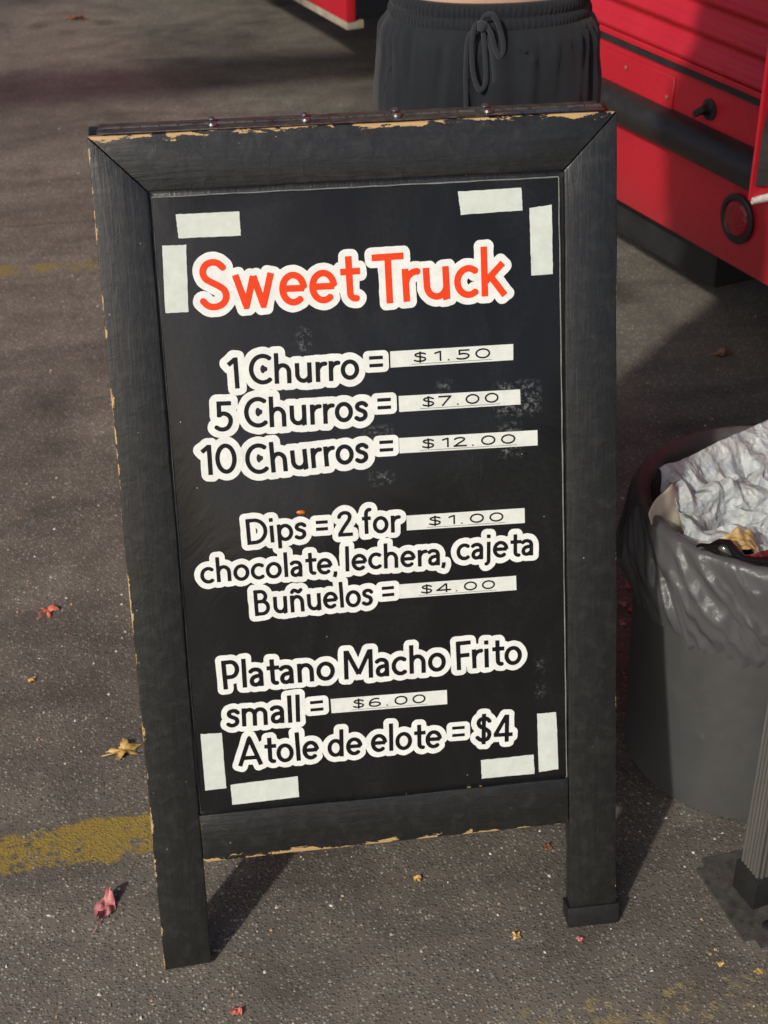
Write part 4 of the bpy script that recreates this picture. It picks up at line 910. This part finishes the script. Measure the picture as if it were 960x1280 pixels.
# ------------------------------------------------------------------ leaves, petals, crumbs
def leafmat(name, c1, c2):
    t = NT(name); o_ = t.obj(); n1 = t.noise(o_, 110, 5, .7, .8)
    t.set(Base_Color=t.mix(t.ramp(n1, (.3, 0.), (.7, 1.)), c1, c2), Roughness=.6); t.bump(n1, .5, .002); return t.m
def leaf(loc, size, rot, mat, label, curl=.35, lobes=5, sharp=.55, seed=0, stem=True, stretch=1.0, cat='leaf', name='fallen_leaf', group=None):
    loc = Vector(loc); m = MB(); n = 60; rings = 7; rs = random.Random(seed); amps = [rs.uniform(.75, 1.1) for _ in range(lobes + 1)]
    M = Matrix.Translation((loc.x, loc.y, .0022)) @ Matrix.Rotation(rot, 4, 'Z') @ Matrix.Diagonal((stretch, 1, 1, 1))
    ctr = m.bm.verts.new(M @ Vector((0, 0, size * .12))); prev = None
    for j in range(1, rings + 1):
        ring = []
        for k in range(n):
            a = 2 * math.pi * k / n; lb = (a / (2 * math.pi) * lobes) % 1; tri = abs(lb - .5) * 2; ai = int(a / (2 * math.pi) * lobes + .5) % lobes
            rr = size * (1 - sharp + sharp * tri ** 1.3) * amps[ai] * (1 + .08 * noise.noise(Vector((a * 6, seed, 0))))
            rr *= j / rings; x, y = rr * math.cos(a), rr * math.sin(a) * .85
            z = size * curl * (abs(noise.noise(Vector((x / size * 1.4 + seed, y / size * 1.4, 0)))) * 1.3 + .35 * (j / rings) ** 2 * math.sin(a * 2 + seed)) + size * .12 * (1 - (j / rings))
            ring.append(m.bm.verts.new(M @ Vector((x, y, max(z, -.001)))))
        for k in range(n):
            if prev is None: m.face([ctr, ring[k], ring[(k + 1) % n]])
            else: m.face([prev[k], ring[k], ring[(k + 1) % n], prev[(k + 1) % n]])
        prev = ring
    if stem:
        pts = [M @ Vector((-size * .1, 0, size * .08)), M @ Vector((-size * .8, size * .1, size * .12)), M @ Vector((-size * 1.25, size * .3, .002))]
        m.tube(pts, [size * .035] * 3, 6)
    ob = m.build(name, mat, None, smooth=180, loc=(loc.x, loc.y, 0)); tag(ob, label, cat, group); return ob
REDL = leafmat('red_leaf', (.42, .08, .06), (.60, .20, .13)); YEL = leafmat('yellow_leaf', (.42, .22, .05), (.66, .46, .16)); BRN = leafmat('brown_leaf', (.12, .05, .025), (.26, .13, .07)); PNK = leafmat('pink_petal', (.40, .06, .10), (.62, .30, .26))
leaf((-.491, .837), .024, 1.2, REDL, 'small red maple leaf on bare asphalt left of the sign', seed=3, curl=.3, sharp=.72)
leaf((-.356, .444), .029, .5, YEL, 'yellow maple leaf beside the sign above the yellow line', seed=5, curl=.32, sharp=.62)
leaf((-.383, .120), .017, 1.35, PNK, 'crumpled pink flower head on asphalt beside the left foot of the sign', curl=1.2, lobes=4, sharp=.35, seed=8, stretch=2.2, cat='flower', name='fallen_flower')
leaf((1.008, 1.632), .034, .2, BRN, 'curled brown leaf on the dark asphalt below the truck', seed=11, curl=.6, sharp=.7)
leaf((1.143, 2.014), .022, .9, REDL, 'small reddish brown leaf closest to the bottom edge of the truck', seed=13)
leaf((-.548, 4.877), .050, .2, BRN, 'faint brown leaf far away at the top of the picture', seed=17)
for k, (x, y, s, mt, lab) in enumerate([(.5353, .7613, .012, REDL, 'reddish leaf scrap between sign and can, the farthest of a cluster'), (.512, .712, .011, PNK, 'pinkish leaf scrap left of the can, middle of a cluster'), (.520, .690, .010, REDL, 'tiny red leaf scrap touching the can liner silhouette'), (.4967, .655, .010, PNK, 'pale pink leaf scrap nearest the sign edge in the cluster'),
        (-.2139, -.0808, .010, REDL, 'pinkish red petal scrap in front of the sign, lower left'), (.049, .111, .008, YEL, 'small yellow crumb under the bottom rail'), (.1636, -.0103, .008, YEL, 'orange yellow crumb on asphalt in front of the right leg'), (.2423, .1477, .010, BRN, 'brown leaf scrap under the sign close to its right leg'),
        (-.5088, .6421, .010, YEL, 'pale yellow scrap on the asphalt near the left picture edge'), (.4194, -.0943, .007, YEL, 'cream crumb just left of the dark foot plate tip'), (.4637, -.1142, .008, YEL, 'orange crumb in front of the dark foot plate'), (.2475, -.0266, .007, PNK, 'pink crumb directly below the right foot cap'), (-.29, .235, .014, REDL, 'red brown leaf tucked behind the left leg of the sign')]):
    leaf((x, y), s, k * 1.7, mt, lab, seed=30 + k, curl=.5, lobes=4, sharp=.4, stem=False, cat='leaf scrap', name='leaf_scrap')
# loose grit, nobody could count it
m = MB(); lay = m.bm.verts.layers.float_color.new('tone'); rs = random.Random(5)
def stone(x, y, s, tone):
    n = 6; top = []; bot = []
    for k in range(n):
        a = 2 * math.pi * k / n + rs.uniform(-.3, .3); r = s * rs.uniform(.6, 1.1)
        bot.append(m.bm.verts.new((x + r * math.cos(a), y + r * math.sin(a), -.0005))); top.append(m.bm.verts.new((x + r * .6 * math.cos(a), y + r * .6 * math.sin(a), s * rs.uniform(.35, .7))))
    for v in bot + top: v[lay] = (*tone, 1)
    for k in range(n): m.face([bot[k], bot[(k + 1) % n], top[(k + 1) % n], top[k]])
    m.face(top)
tones = [(.50, .46, .40), (.36, .31, .25), (.22, .19, .155), (.12, .105, .09), (.60, .58, .54), (.40, .25, .14)]
for k in range(5200):
    if k < 3600: x, y = rs.uniform(-.75, .8), rs.uniform(-.3, 1.3)
    else: x, y = rs.uniform(-1.2, 1.5), rs.uniform(1.0, 3.6)
    s = .0009 + .0026 * rs.random() ** 4
    stone(x, y, s, rs.choice(tones))
t = NT('grit_stone'); at = t.n('ShaderNodeAttribute', {'attribute_name': 'tone'}); t.set(Base_Color=at.outputs['Color'], Roughness=.8)
tag(m.build('loose_grit', t.m, None), 'pale loose grit scattered over the asphalt', 'grit', kind='stuff')
